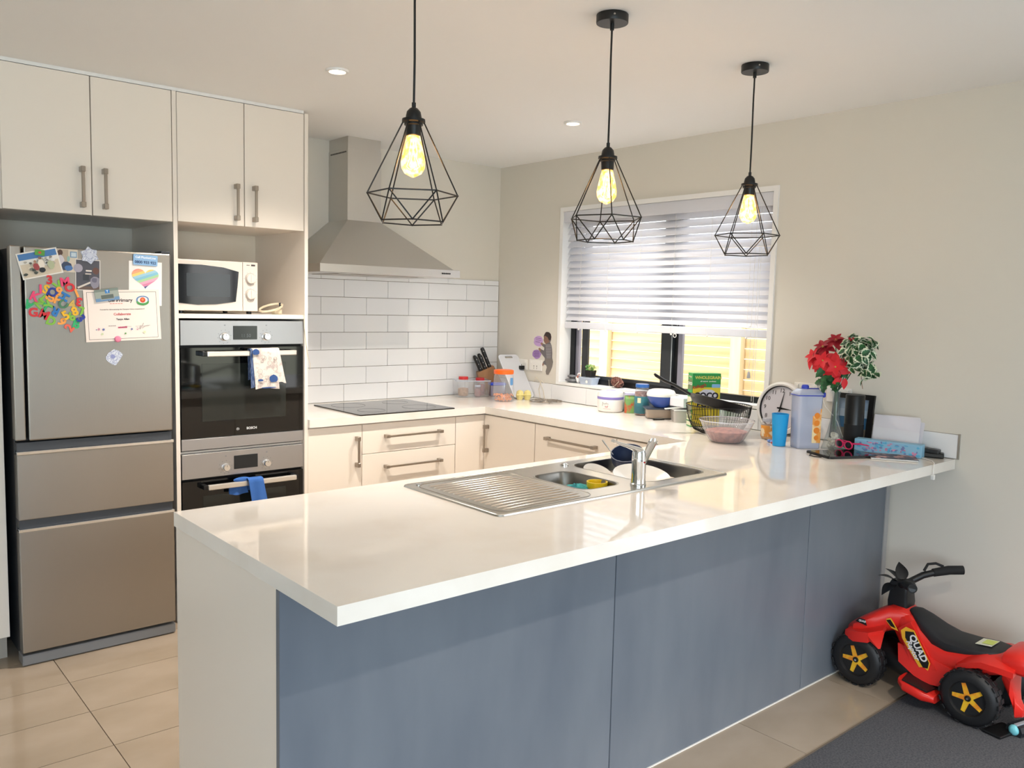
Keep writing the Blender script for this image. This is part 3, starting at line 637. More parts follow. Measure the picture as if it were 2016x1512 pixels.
# flex and plug beside it
CRM = mat('cream_flex', 'dccfb4', .4)
t = thing('power_cord', 'coiled cream power cord and plug beside the microwave', 'cord', (-1.85, -.48, 1.42))
cp_ = []
for k in range(25):
    a = 2 * pi * k / 12; cp_.append((-1.850 + .060 * cos(a), -.49 + .03 * sin(a), 1.450 + .016 * cos(a) + .012 * sin(a) + .004 * (k > 12)))
obj('flex', MB().tube(cp_, .0036, 8), CRM, t, True)
obj('plug', MB().box(-1.835, -1.795, -.50, -.46, 1.4205, 1.448, .005), CRM, t)
obj('black_tie', MB().tube([(-1.800 + .003 * cos(a), -.48, 1.458 + .020 * sin(a)) for a in [-.9 + .3 * k for k in range(8)]], .005, 8), BPLAS, t, True)
t2 = solo('thin_wire', MB().tube([(-1.731, -.52, 1.4215), (-1.733, -.609, 1.415), (-1.731, -.609, 1.36), (-1.722, -.610, 1.28), (-1.712, -.611, 1.22), (-1.702, -.612, 1.18), (-1.703, -.612, 1.15)], .0013, 6), CRM, 'thin cream wire dangling down the right edge of the oven tower', 'wire', smooth=True)

# ---- range hood
t = thing('range_hood', 'stainless steel pyramid range hood with a square chimney', 'range hood', (-1.15, -.25, 1.64))
HX0, HX1 = -1.590, -.700
obj('base_lip', MB().box(HX0, HX1, -.500, -.001, 1.640, 1.684, .0015, 1), STEEL, t)
cx0, cx1, cy = -1.275, -1.060, -.218
obj('canopy', MB().loft([[(HX0 + .002, -.497, 1.684), (HX1 - .045, -.497, 1.684), (HX1 - .045, -.0015, 1.684), (HX0 + .002, -.0015, 1.684)], [(cx0, cy, 1.943), (cx1, cy, 1.943), (cx1, -.0015, 1.943), (cx0, -.0015, 1.943)]]), STEEL, t)
ch = obj('chimney', MB().box(cx0, cx1, cy, -.0015, 1.942, 2.335, .001, 1), STEEL, t)
cu = obj('chimney_extension', MB().box(cx0 + .003, cx1 - .003, cy + .003, -.0015, 2.335, 2.3995), STEEL, t)
vm = MB()
for k in range(12): vm.box(cx0 + .0022, cx0 + .0035, -.20 + .015 * k, -.19 + .015 * k, 2.312, 2.320)
for k in range(12): vm.box(cx0 - .0006, cx0 + .0004, -.20 + .015 * k, -.19 + .015 * k, 2.312, 2.320)
obj('vent_slots', vm, mat('slot_black', '2a2723', .8), t)
for k in range(5): obj('button', MB().cyl((0, 0, 0), .0045, .004, 12, onY(-.825 + .0125 * k, 1.662, -.500)), BPLAS, t)
for x in (-1.40, -.90): obj('hood_lamp', MB().cyl((x, -.42, 1.638), .032, .003, 20), mat('frosted_lens', 'd8d8d4', .3), t)
obj('filter', MB().box(-1.42, -.87, -.38, -.08, 1.637, 1.641), NICKEL, t)

# ---- hob
t = thing('hob', 'black glass induction hob set flush on the worktop under the range hood', 'hob', (-1.115, -.36, .9))
obj('glass_top', MB().prism([(x - 1.115, y - .362) for x, y in rrect(.610, .520, .006, 3)], .9001, .9062), mat('hob_black_glass', '08090b', .05, ior=1.6), t)
rg = MB()
for x, y, r in ((-1.27, -.48, .075), (-1.27, -.23, .095), (-.96, -.48, .095), (-.96, -.23, .075)): rg.tube([(x + r * cos(a), y + r * sin(a), .9062) for a in [2 * pi * k / 40 for k in range(40)]], .0007, 4, None, True)
rg.box(-1.19, -1.04, -.60, -.597, .9061, .9066)
obj('zone_markings', rg, mat('print_zone_grey', '55585c', .5), t)
# ---- sink
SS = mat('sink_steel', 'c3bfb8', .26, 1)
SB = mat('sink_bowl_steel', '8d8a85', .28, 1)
t = thing('sink', 'stainless steel one and a half bowl sink with ribbed drainer in the peninsula', 'sink', (-1.63, -2.41, .9))
def off(p, cx, cy): return [(x + cx, y + cy) for x, y in p]
b1 = (-1.640, -2.425, .180, .270, .045); b2 = (-1.300, -2.405, .345, .385, .06)
holes = [rrect(b[2], b[3], b[4], 6, b[0], b[1]) for b in (b1, b2)]
holes = [list(reversed(h)) for h in holes]
pl = curve_mb([rrect(1.078, .492, .018, 5, -1.6275, -2.408)] + holes, .0008)
pl.xf(T(0, 0, .9045))
obj('deck', pl, SS, t)
rim = MB(); ro = rrect(1.082, .496, .020, 5, -1.6275, -2.408); ri = rrect(1.062, .476, .014, 5, -1.6275, -2.408)
rim.loft([[(x, y, .9003) for x, y in ro], [(x, y, .9052) for x, y in rrect(1.079, .493, .019, 5, -1.6275, -2.408)], [(x, y, .9066) for x, y in rrect(1.072, .486, .017, 5, -1.6275, -2.408)], [(x, y, .9050) for x, y in ri]], False, False)
obj('rolled_rim', rim, SS, t, True)
for b, dep in ((b1, .13), (b2, .165)):
    L_ = []
    for ins, z, rr in ((-.004, .9058, 1), (.001, .9050, 1), (.004, .899, 1), (.010, .905 - dep * .6, 1), (.016, .905 - dep * .9, 1), (.035, .905 - dep, 1.0)):
        L_.append([(x, y, z) for x, y in rrect(b[2] - 2 * ins, b[3] - 2 * ins, max(.012, b[4] - ins * .3), 6, b[0], b[1])])
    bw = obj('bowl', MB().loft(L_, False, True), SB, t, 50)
    obj('drain', MB().lathe([(.034, 0), (.036, .003), (.028, .002), (.02, .001), (0, .001)], (b[0], b[1], .905 - dep), 20), CHROME, bw, True)
rd = MB()
for k in range(15):
    y = -2.605 + .0265 * k; x1 = -1.775 - (.02 if k in (0, 14) else 0)
    L_ = []
    for q, (x, h) in enumerate(((-2.115, .0004), (-2.105, .0030), (-2.0, .0034), (x1 - .02, .0032), (x1, .0004))):
        L_.append([(x, y + .0082 * cos(a), .9046 + h * max(0, sin(a)) * 1.25) for a in [pi * j / 6 for j in range(7)]])
    rd.loft(L_, False, False, None, False)
tag(obj('drainer_ribs', rd, SS, t, 60), kind='stuff')
ov = MB().tube([(x, y, .9055) for x, y in rrect(.395, .440, .05, 5, -1.945, -2.41)], .0016, 6, None, True)
obj('drainer_edge', ov, SS, t, True)
obj('overflow_button', MB().lathe([(.016, 0), (.016, .004), (.006, .009), (0, .009)], (-1.49, -2.215, .905), 16), CHROME, t, True)
obj('button', MB().lathe([(.009, 0), (.009, .003), (0, .004)], (-2.125, -2.195, .905), 14), CHROME, t, True)

t = thing('mixer_tap', 'chrome single-lever mixer tap between the sink bowls', 'tap', (-1.525, -2.605, .905))
obj('body', MB().lathe([(.0265, 0), (.0265, .006), (.0245, .008), (.0235, .024), (.0238, .026), (.0235, .075), (.0240, .078), (.0230, .108), (.0200, .118), (.008, .123), (0, .123)], (-1.525, -2.605, .9055), 28), CHROME, t, True)
def ribbon(pts, ws, hs, side, seg=12):
    """tube with an elliptical section; side = sideways direction"""
    L_ = []; sd_ = Vector(side).normalized()
    P = [Vector(p) for p in pts]
    for i, p in enumerate(P):
        tg = (P[min(i + 1, len(P) - 1)] - P[max(i - 1, 0)]).normalized(); up = sd_.cross(tg).normalized()
        L_.append([p + sd_ * ws[i] * cos(2 * pi * k / seg) + up * hs[i] * sin(2 * pi * k / seg) for k in range(seg)])
    return MB().loft(L_)
obj('spout', ribbon([(-1.522, -2.60, .955), (-1.49, -2.585, .966), (-1.43, -2.555, .988), (-1.37, -2.525, 1.012), (-1.335, -2.505, 1.024), (-1.322, -2.498, 1.018), (-1.318, -2.496, 1.006)], [.013, .013, .014, .015, .016, .014, .010], [.012, .011, .009, .009, .010, .011, .008], (.45, -.89, 0)), CHROME, t, True)
obj('lever', ribbon([(-1.525, -2.605, 1.020), (-1.548, -2.605, 1.030), (-1.59, -2.605, 1.044), (-1.63, -2.605, 1.056), (-1.657, -2.605, 1.066)], [.020, .017, .010, .008, .007], [.012, .009, .006, .005, .005], (0, 1, 0)), CHROME, t, True)
obj('indicator', MB().cyl((0, 0, 0), .003, .002, 10, T(-1.525, -2.6288, .985) @ RX(90)), mat('indicator_red', 'b33a32', .4), t)

# washing-up in the sink
CER = mat('white_ceramic', 'e9e5de', .15)
def dish(r, h, M, rim=.004):
    return MB().lathe([(0, 0), (r * .55, 0), (r * .62, .004), (r * .98, h), (r, h + .001), (r * .995, h + rim * .6), (r * .6, .008), (r * .5, .0055), (0, .0055)], (0, 0, 0), 36, M, False)
solo('plate', dish(.105, .022, T(-1.335, -2.455, .868) @ RY(-6) @ RX(12)), CER, 'white plate lying on top of the dishes in the large sink bowl', 'plate', 'dirty dishes in the sink', True)
solo('plate', dish(.095, .02, T(-1.23, -2.36, .800) @ RY(-30) @ RX(15)), mat('cream_ceramic', 'e6d9c2', .2), 'tilted plate with a cream rim behind the tap', 'plate', 'dirty dishes in the sink', True)
solo('saucer', dish(.062, .016, T(-1.385, -2.285, .860) @ RX(28)), CER, 'small white dish leaning at the back of the large sink bowl', 'dish', 'dirty dishes in the sink', True)
bm_ = MB().lathe([(.0, 0), (.032, 0), (.036, .004), (.060, .045), (.064, .082), (.0605, .082), (.057, .046), (.033, .008), (0, .008)], (0, 0, 0), 28, T(-1.215, -2.290, .868) @ RY(-22) @ RX(10), False)
solo('bowl', bm_, mat('navy_ceramic', '26324f', .5), 'dark blue bowl tipped up behind the mixer tap', 'bowl', 'dirty dishes in the sink', True)
def cutlery(name, a, b, m, label):
    a, b = Vector(a), Vector(b); d_ = (b - a); mb = MB().tube([a, a + d_ * .4, a + d_ * .75, b], [.002, .0022, .0028, .003], 6)
    return solo(name, mb, m, label, 'cutlery', 'dirty dishes in the sink', True)
cutlery('knife', (-1.19, -2.30, .90), (-1.135, -2.255, .948), BPLAS, 'black-handled knife sticking out of the large sink bowl')
cutlery('fork', (-1.27, -2.255, .93), (-1.300, -2.225, .985), CHROME, 'thin fork standing up left of the blue bowl')
solo('sponge_dish', MB().lathe([(0, 0), (.030, 0), (.034, .006), (.036, .04), (.033, .04), (.031, .008), (0, .006)], (0, 0, 0), 24, T(-1.585, -2.475, .862), False), mat('yellow_plastic', 'e8c71c', .35), 'small yellow tub in the half sink bowl', 'tub', smooth=True)
rn = random.Random(11)
cl = MB().sphere((0, 0, 0), .045, 16, 10, (1.3, .8, .5))
cl.v = [(x * (1 + rn.uniform(-.12, .12)), y * (1 + rn.uniform(-.12, .12)), z * (1 + rn.uniform(-.2, .2))) for x, y, z in cl.v]; cl.xf(T(-1.650, -2.44, .872))
solo('dish_cloth', cl, mat('teal_cloth', '3fa3a3', .9, noise=('2f7f86', 60, (1, 1, 1), .4, .6)), 'crumpled teal dish cloth in the half sink bowl', 'cloth', smooth=True)
solo('dish_stack', MB().box(-1.70, -1.56, -2.52, -2.37, .7765, .84, .01), mat('grey_tray', '6f7274', .4), 'grey tray in the bottom of the half sink bowl under the cloth', 'tray')
solo('pot', MB().lathe([(0, 0), (.11, 0), (.115, .005), (.118, .075), (.114, .075), (.11, .008), (0, .006)], (0, 0, 0), 30, T(-1.33, -2.41, .742), False), SB, 'steel pot at the bottom of the large sink bowl under the plates', 'pot', 'dirty dishes in the sink', True)

# ================================================================ LIGHT FITTINGS
AMB = mat('amber_bulb_glass', 'ffb45a', .05)
def bulb_mat():
    m = bpy.data.materials.new('glowing_amber_bulb'); m.use_nodes = True; n = m.node_tree.nodes; L = m.node_tree.links; n.clear()
    o = n.new('ShaderNodeOutputMaterial'); tr = n.new('ShaderNodeBsdfTransparent'); tr.inputs[0].default_value = (1, .80, .50, 1)
    em = n.new('ShaderNodeEmission'); gl = n.new('ShaderNodeBsdfGlossy'); gl.inputs['Roughness'].default_value = .05
    tcn = n.new('ShaderNodeTexCoord'); tx = n.new('ShaderNodeTexNoise'); tx.inputs['Scale'].default_value = 60; tx.inputs['Detail'].default_value = 2
    r = n.new('ShaderNodeValToRGB'); r.color_ramp.elements[0].position = .40; r.color_ramp.elements[0].color = (1, .36, .06, 1); r.color_ramp.elements[1].position = .60; r.color_ramp.elements[1].color = (1, .74, .34, 1)
    L.new(tcn.outputs['Object'], tx.inputs[0]); L.new(tx.outputs[0], r.inputs[0]); L.new(r.outputs[0], em.inputs[0]); em.inputs[1].default_value = 1.6
    m1 = n.new('ShaderNodeMixShader'); m1.inputs[0].default_value = .72; m2 = n.new('ShaderNodeMixShader'); m2.inputs[0].default_value = .05
    L.new(tr.outputs[0], m1.inputs[1]); L.new(em.outputs[0], m1.inputs[2]); L.new(m1.outputs[0], m2.inputs[1]); L.new(gl.outputs[0], m2.inputs[2]); L.new(m2.outputs[0], o.inputs[0])
    return m
BULB = bulb_mat(); FIL = mat('glowing_filament', 'ffd28a', .5, emit='ffcf80', es=9)
def pendant(x, rot, label):
    y = -2.548; t = thing('pendant_light', label, 'pendant light', (x, y, 1.70), 'black cage pendant lights over the peninsula')
    rose = obj('ceiling_rose', MB().lathe([(.0, .001), (.049, .001), (.050, .003), (.050, .026), (.049, .0275), (0, .0275)], (x, y, H - .028), 32), BLACKM, t, True)
    obj('screw', MB().cyl((0, 0, 0), .003, .003, 10, T(x - .032, y - .039, H - .014) @ RZ(-40) @ RX(90)), NICKEL, rose)
    obj('cord_grip', MB().lathe([(.0065, 0), (.0065, .02)], (x, y, H - .047), 12), BLACKM, t, True)
    obj('cord', MB().tube([(x, y, 2.0), (x + .001, y, 2.12), (x - .001, y, 2.26), (x, y, 2.375)], .0031, 8), BLACKM, t, True)
    obj('lamp_holder', MB().lathe([(.0055, .085), (.0055, .073), (.011, .070), (.018, .062), (.0205, .050), (.021, .044), (.030, .043), (.0305, .036), (.024, .033), (.0245, .028), (.0205, .026), (.0195, .002), (.017, 0)], (x, y, 1.924), 28), BLACKM, t, True)
    bl = obj('bulb', MB().lathe([(.0125, .118), (.0150, .110), (.0205, .090), (.0275, .060), (.0318, .036), (.0305, .020), (.022, .006), (.010, .000), (.004, -.003), (0, -.004)], (x, y, 1.822), 28), BULB, t, True)
    fm = MB()
    for k in range(6):
        a = 2 * pi * k / 6; fm.tube([(x + .006 * cos(a), y + .006 * sin(a), 1.915), (x + .012 * cos(a), y + .012 * sin(a), 1.885), (x + .009 * cos(a + .5), y + .009 * sin(a + .5), 1.868), (x + .017 * cos(a + .3), y + .017 * sin(a + .3), 1.846), (x + .008 * cos(a + .6), y + .008 * sin(a + .6), 1.838)], .0016, 5)
    obj('filament', fm, FIL, bl)
    N = 6; Rm, zm, Rb, zb, Rt, zt = .118, 1.775, .090, 1.703, .026, 1.962
    mid = [(x + Rm * cos(radians(rot + 60 * k)), y + Rm * sin(radians(rot + 60 * k)), zm) for k in range(N)]
    bot = [(x + Rb * cos(radians(rot + 30 + 60 * k)), y + Rb * sin(radians(rot + 30 + 60 * k)), zb) for k in range(N)]
    top = [(x + Rt * cos(radians(rot + 60 * k)), y + Rt * sin(radians(rot + 60 * k)), zt) for k in range(N)]
    cg = MB()
    for k in range(N):
        j = (k + 1) % N
        for a, b in ((mid[k], mid[j]), (bot[k], bot[j]), (top[k], mid[k]), (mid[k], bot[k]), (mid[j], bot[k])): cg.tube([a, b], .0019, 6)
        cg.sphere(mid[k], .0027, 6, 4); cg.sphere(bot[k], .0027, 6, 4)
    cg.tube([(x + Rt * cos(2 * pi * k / 24), y + Rt * sin(2 * pi * k / 24), zt) for k in range(24)], .002, 6, None, True)
    obj('cage', cg, BLACKM, t)
    light('POINT', 'pendant_glow', (x, y, 1.862), (0, 0, 0), 2.0, (1, .62, .30), shadow_soft_size=.03)
pendant(-2.397, 26.5, 'pendant light with a black wire cage, nearest the fridge, its ceiling rose out of view')
pendant(-1.663, -7.6, 'middle pendant light with a black wire cage over the sink')
pendant(-.889, 4.3, 'right pendant light with a black wire cage in front of the window blind')

EML = mat('downlight_lens', 'fff4e0', .5, emit='ffe2b8', es=9)
for x, y, lb in ((-1.966, -4.6, 'added unseen ceiling downlight in the living area, brightening the room'), (-.661, -5.6, 'added unseen ceiling downlight by the glazed doors, brightening the room'), (-1.966, -1.357, 'recessed ceiling downlight nearer the oven tower, lit warm white'), (-.661, -1.355, 'recessed ceiling downlight nearer the window, lit warm white')):  # the two living-area fittings are added, unseen, for more overhead light
    t = thing('downlight', lb, 'downlight', (x, y, H - .01), 'recessed downlights in the kitchen ceiling')
    obj('trim_ring', MB().lathe([(.031, .008), (.033, .001), (.044, .001), (.046, .0095), (.031, .0095)], (x, y, H - .0098), 32, None, False), WTRIM, t, True)
    obj('lens', MB().lathe([(0, 0), (.032, 0), (.032, .004), (0, .004)], (x, y, H - .0058), 28), EML, t)
    light('SPOT', 'downlight_beam', (x, y, H - .015), (0, 0, 0), (76 if x < -1 else 54) if y > -2 else 110, (1, .90, .79) if x < -1 else (1, .92, .82), spot_size=radians(125), spot_blend=.9, shadow_soft_size=.035)

# ================================================================ BLIND
SL = mat('white_blind_slat', 'ececf1', .4)
_n = SL.node_tree.nodes; _b = _n['Principled BSDF']; _t = _n.new('ShaderNodeBsdfTranslucent'); _t.inputs[0].default_value = (.95, .95, 1, 1); _m = _n.new('ShaderNodeMixShader'); _m.inputs[0].default_value = .26
SL.node_tree.links.new(_b.outputs[0], _m.inputs[1]); SL.node_tree.links.new(_t.outputs[0], _m.inputs[2]); SL.node_tree.links.new(_m.outputs[0], _n['Material Output'].inputs[0])
t = thing('venetian_blind', 'white venetian blind half lowered in the kitchen window', 'blind', (.045, -1.356, 1.37))
by0, by1 = -2.078, -.634
obj('valance', MB().box(-.004, .004, by0 - .006, by1 + .006, 2.004, 2.070, .002), SL, t)
obj('headrail', MB().box(.018, .066, by0, by1, 2.035, 2.068, .002), SL, t)
s0 = None; n_s = 15
for k in range(n_s):
    z = 1.995 - .0405 * k; a = radians(54)
    if s0 is None:
        L_ = []
        for yy in (by0, by1):
            up = [(.025 * u, .0022 * (1 - u * u)) for u in (-1, -.5, 0, .5, 1)]; lo = [(.025 * u, .0022 * (1 - u * u) - .0026) for u in (1, .5, 0, -.5, -1)]
            L_.append([(.042 + p * cos(a) - q * sin(a), yy, z + p * sin(a) + q * cos(a)) for p, q in up + lo])
        s0 = obj('slat', MB().loft(L_), SL, t)
        c0 = WL[s0.name].copy()
    else: copy_part(s0, c0 - Vector((0, 0, .0405 * k)), t)
obj('bottom_rail', MB().box(.020, .066, by0, by1, 1.358, 1.398, .004), SL, t)
for y in (-.76, -.985, -1.23, -1.475, -1.715, -1.955):
    m = MB()
    for dx in (.018, .067): m.tube([(dx, y, 2.035), (dx + .001, y, 1.7), (dx, y, 1.40)], .0008, 5)
    for k in range(n_s): m.tube([(.020, y, 1.974 - .0405 * k), (.064, y, 2.012 - .0405 * k)], .0006, 4)
    m.tube([(.014, y + .012, 1.40), (.012, y, 1.36)], .0008, 4)
    obj('ladder_cord', m, WPLAS, t)
    obj('cord_button', MB().sphere((.016, y, 1.355), .006, 8, 6), WPLAS, t, True)
for dy, zb_ in ((0, 1.17), (.022, 1.04), (.034, 1.03)):
    obj('pull_cord', MB().tube([(.004, -1.995 - dy, 2.02), (-.006, -1.997 - dy, 1.6), (-.006, -1.995 - dy, zb_)], .0011, 5), WPLAS, t)
obj('cord_tassel', MB().lathe([(.003, .034), (.006, .028), (.0095, .006), (.008, 0), (0, 0)], (-.006, -1.995, 1.155), 12), mat('grey_tassel', 'b9b6b6', .4), t, True)
obj('lift_ring', MB().tube([(.012, -1.505 + .010 * cos(a), 1.348 + .010 * sin(a)) for a in [2 * pi * k / 16 for k in range(16)]], .0018, 6, None, True), WPLAS, t)
# ================================================================ WALL THINGS
SOCK = mat('socket_white', 'efebe4', .3)
def socket(y0, y1, z0, z1, label, rockers, slots):
    yc, zc = (y0 + y1) / 2, (z0 + z1) / 2; t = thing('wall_socket', label, 'socket', (-.004, yc, z0))
    obj('plate', MB().box(-.009, -.0005, y0, y1, z0, z1, .002), SOCK, t)
    for ry in rockers: obj('switch', MB().box(-.013, -.008, yc + ry - .006, yc + ry + .006, zc + .008, zc + .026, .0015), SOCK, t)
    if slots:
        m = MB()
        for sy in slots:
            for dy, r, zz in ((-.008, 30, -.006), (.008, -30, -.006), (0, 0, -.020)): m.box(-.0011, .0011, -.0045, .0045, .0004, .0012, 0, 2, onX(yc + sy, zc + zz, -.0087, r))
        obj('pin_slots', m, mat('slot_brown', '4a4038', .8), t)
    return t
s1 = socket(-.318, -.236, 1.076, 1.142, 'white wall socket behind the tilted cutting board near the corner', (-.022,), (.010,))
obj('black_plug', MB().box(-.040, -.009, -.300, -.275, 1.075, 1.10, .003), BPLAS, s1)
socket(-.462, -.344, 1.076, 1.146, 'white double wall socket below the purple paper notes', (-.042, .042), (-.014, .014))
socket(-2.372, -2.252, 1.090, 1.158, 'white double wall socket above the clock and the drinks pitcher', (-.042, .042), (-.014, .014))
socket(-2.540, -2.420, 1.082, 1.150, 'white double wall socket behind the vase and the picture frame', (-.042, .042), (-.014, .014))

# cut-out photograph of a small child, stuck to the wall
out_ = [(-.018, .137), (-.010, .142), (.004, .140), (.014, .130), (.018, .112), (.016, .090), (.012, .076), (.020, .060), (.024, .036), (.026, .008), (.026, -.020), (.032, -.045), (.028, -.075), (.018, -.105), (.006, -.130), (-.006, -.128), (-.010, -.110), (-.004, -.085), (-.008, -.070), (-.022, -.066), (-.028, -.078), (-.034, -.070), (-.026, -.050), (-.018, -.040), (-.018, -.024), (-.030, -.010), (-.046, .010), (-.058, .030), (-.052, .038), (-.040, .028), (-.024, .022), (-.022, .040), (-.036, .052), (-.046, .064), (-.040, .074), (-.028, .064), (-.014, .062), (-.020, .076), (-.028, .088), (-.026, .100), (-.028, .114)]
BABY = onX(-.510, 1.187, -.0012) @ Matrix.Diagonal((1.55, 1, 1, 1))
hairp = [(-.018, .137), (-.010, .142), (.004, .140), (.014, .130), (.018, .112), (.016, .092), (.004, .090), (-.004, .108), (-.018, .116), (-.027, .114)]
facep = [(-.027, .114), (-.018, .116), (-.004, .108), (.004, .090), (.010, .080), (-.014, .064), (-.022, .074), (-.028, .088), (-.025, .100)]
ly = [(out_, '6f6a6c'), (facep, '8e6a58'), (hairp, '3d2f2b'), ([(-.018, -.028), (.026, -.024), (.032, -.045), (.028, -.075), (.018, -.105), (.006, -.130), (-.006, -.128), (-.010, -.110), (-.004, -.085), (-.008, -.060)], '7f7872'), ([(-.046, .010), (-.058, .030), (-.052, .038), (-.040, .026)], '9a7462'), ([(-.036, .052), (-.046, .064), (-.040, .074), (-.030, .064)], '9a7462'), ([(-.022, -.066), (-.028, -.078), (-.034, -.070), (-.026, -.055)], '9a7462'), (circle(.0016, 6, -.016, .098), '2a2020'), ([(-.022, .079), (-.015, .080), (-.015, .0785), (-.022, .0775)], '5e3a34')]
for k in range(9): ly.append(([(-.014 + .001 * k, .060 - .010 * k), (.021, .062 - .010 * k), (.021, .0585 - .010 * k), (-.014 + .001 * k, .0565 - .010 * k)], 'b3afb0'))
sheet('wall_cutout', 'flat cut-out picture of a toddler in a striped top stuck beside the window', 'picture', BABY, ly, .0008)
def note(M, w_, h_, col, label, lines, seed):
    ly = [(blob(0, 0, w_, h_, 16, .10, seed), col)]
    for i, (tx_, y) in enumerate(lines): ly.append((dashes(-w_ * (.62 - .1 * (i % 2)), w_ * .62, y, tx_, .0028), '5d3f78'))
    sheet('paper_note', label, 'note', M, ly, .0006)
note(onX(-.418, 1.266, -.0005, -4), .044, .036, 'c4a2d2', 'lilac paper note stuck on the wall left of the toddler picture', [(4, .018), (5, .007), (1, -.006)], 21)
note(onX(-.404, 1.182, -.0005, 3), .040, .030, 'a884bd', 'darker purple paper note stuck just above the double socket', [(4, .017), (5, .009), (4, .001), (5, -.007), (4, -.015)], 22)

# ================================================================ THINGS IN THE CORNER
# knife block
K = T(-.150, -.095, .902) @ RZ(-30) @ RY(0)
t = thing('knife_block', 'wooden knife block with black knives in the worktop corner', 'knife block', (-.18, -.11, .9))
WOOD = mat('beech_wood', 'a87c52', .5, noise=('8d6440', 14, (1, 1, .25), .35, .65))
side = [(-.050, 0), (.060, 0), (.085, .085), (.030, .190), (-.075, .145)]
bk = MB().loft([[(x, -.045, z) for x, z in side], [(x, .045, z) for x, z in side]]).xf(K)
obj('block', bk, WOOD, t)
rn = random.Random(4); kd = Vector((-.40, 0, .92)).normalized(); base = Vector((-.022, 0, .165))
sl = Vector((.105, 0, .045)).normalized()
kn = 0
for row, (u, n_) in enumerate(((-.030, 3), (.002, 3), (.034, 2))):
    for q in range(n_):
        yy = (-.026 + .026 * q) if n_ == 3 else (-.016 + .032 * q)
        L_ = .105 + (.02 if row == 2 else 0) + rn.uniform(-.012, .012)
        p = base + sl * u + Vector((0, yy, 0)); m = MB()
        X = Vector((0, 1, 0)); Z = kd; Y = Z.cross(X)
        M = K @ Matrix(((X.x, Y.x, Z.x, p.x), (X.y, Y.y, Z.y, p.y), (X.z, Y.z, Z.z, p.z), (0, 0, 0, 1)))
        hl = [(0, .010), (.02, .009), (L_ * .5, .0095), (L_ * .85, .011), (L_, .010), (L_ + .006, .005)]
        m.loft([[(.0065 * cos(a), hw * 1.15 * sin(a), z) for a in [2 * pi * k / 10 for k in range(10)]] for z, hw in hl], M=M)
        kf = obj('knife_handle', m, BPLAS, t, True)
        rv = MB()
        for zz in (.02, L_ * .5, L_ * .85):
            for sgn in (1, -1): rv.cyl((0, 0, 0), .0028, .0012, 8, M @ T(sgn * .0062, 0, zz) @ RY(90 * sgn))
        obj('rivets', rv, NICKEL, kf)
# cutting board leaning
t = thing('cutting_board', 'translucent white cutting board leaning against the wall by the sockets', 'cutting board', (-.12, -.36, .9))
bd = curve_mb([rrect(.155, .330, .02, 4), list(reversed(rrect(.06, .016, .007, 4, 0, .145)))], .003)
B0 = Vector((-.098, -.405, .906)); Xb = Vector((1, -.10, 0)).normalized(); Yb = Vector((.0, .205, .262)).normalized(); Yb = (Yb - Xb * Yb.dot(Xb)).normalized(); Zb = Xb.cross(Yb)
MBD = Matrix(((Xb.x, Yb.x, Zb.x, B0.x), (Xb.y, Yb.y, Zb.y, B0.y), (Xb.z, Yb.z, Zb.z, B0.z), (0, 0, 0, 1))) @ T(0, .165, 0)
obj('board', bd.xf(MBD), thin_glass('milky_board', 'e9ebf0', .72, .25), t)
obj('board_rim', MB().tube([(x, y, 0) for x, y in rrect(.151, .326, .02, 4)], .0042, 8, MBD, True), thin_glass('milky_rim', 'f2f4fa', .8, .2), t, True)

# clear tub with jars in it
def boxtub(name, M, w_, d_, h_, m, parent, wall=.002, taper=.9):
    L_ = []
    for s_, z in ((1, h_), (taper, 0)): L_.append([(x * s_, y * s_, z) for x, y in rrect(w_, d_, .015, 3)])
    return obj(name, MB().loft([L_[0], L_[1]], False, True, M), m, parent, True)
TM = T(-.330, -.150, .9015) @ RZ(-24)
t = thing('storage_tub', 'clear plastic tub holding red-lidded jars by the tiled wall', 'tub', (-.33, -.15, .9))
boxtub('tub', TM, .225, .150, .105, CLEAR, t)
obj('tub_rim', MB().tube([(x, y, .105) for x, y in rrect(.225, .150, .015, 3)], .003, 6, TM, True), MILKY, t, True)
def jar(name, x, y, z, r, h, lid, content, ch, label, lidh=.018, glass=CLEAR, group=None, cat='jar'):
    t = thing(name, label, cat, (x, y, z), group)
    obj('glass', MB().lathe([(0, .002), (r * .9, .002), (r, .01), (r, h * .8), (r * .86, h * .92), (r * .84, h)], (x, y, z), 24, None, False), glass, t, True)
    obj('lid', MB().lathe([(0, h + lidh), (r * .86, h + lidh), (r * .9, h + lidh - .003), (r * .9, h - .002), (0, h - .002)], (x, y, z), 28), lid, t, True)
    if ch: obj('contents', MB().lathe([(0, .004), (r * .88, .004), (r * .96, .012), (r * .96, ch), (r * .5, ch + .004), (0, ch + .002)], (x, y, z), 20), content, t, True)
    return t
SPICE = mat('reddish_spice', 'a0605a', .8, noise=('7f4a4a', 80, (1, 1, 1), .4, .6)); OATS = mat('tan_oats', 'c89a72', .8, noise=('a87c58', 80, (1, 1, 1), .4, .6))
jar('storage_jar', -.385, -.135, .904, .034, .110, mat('lid_red', 'cf3335', .35), OATS, .05, 'red-lidded clear jar standing in the left of the plastic tub', .016)
jar('storage_jar', -.265, -.155, .904, .032, .100, mat('lid_darkred', 'b82a30', .35), SPICE, .07, 'red-lidded jar in the tub, nearest the orange-lidded jar', .016)
jar('storage_jar', -.322, -.205, .904, .022, .066, MILKY, SPICE, .05, 'small jar of reddish spice at the front of the plastic tub', .010)
bx = MB().box(-.050, .050, -.032, .032, 0, .072, .006, 2, T(-.172, -.218, .9015) @ RZ(-24))
t = thing('lunch_box', 'small clear container with a blue lid behind the orange-lidded jar', 'container', (-.172, -.218, .9))
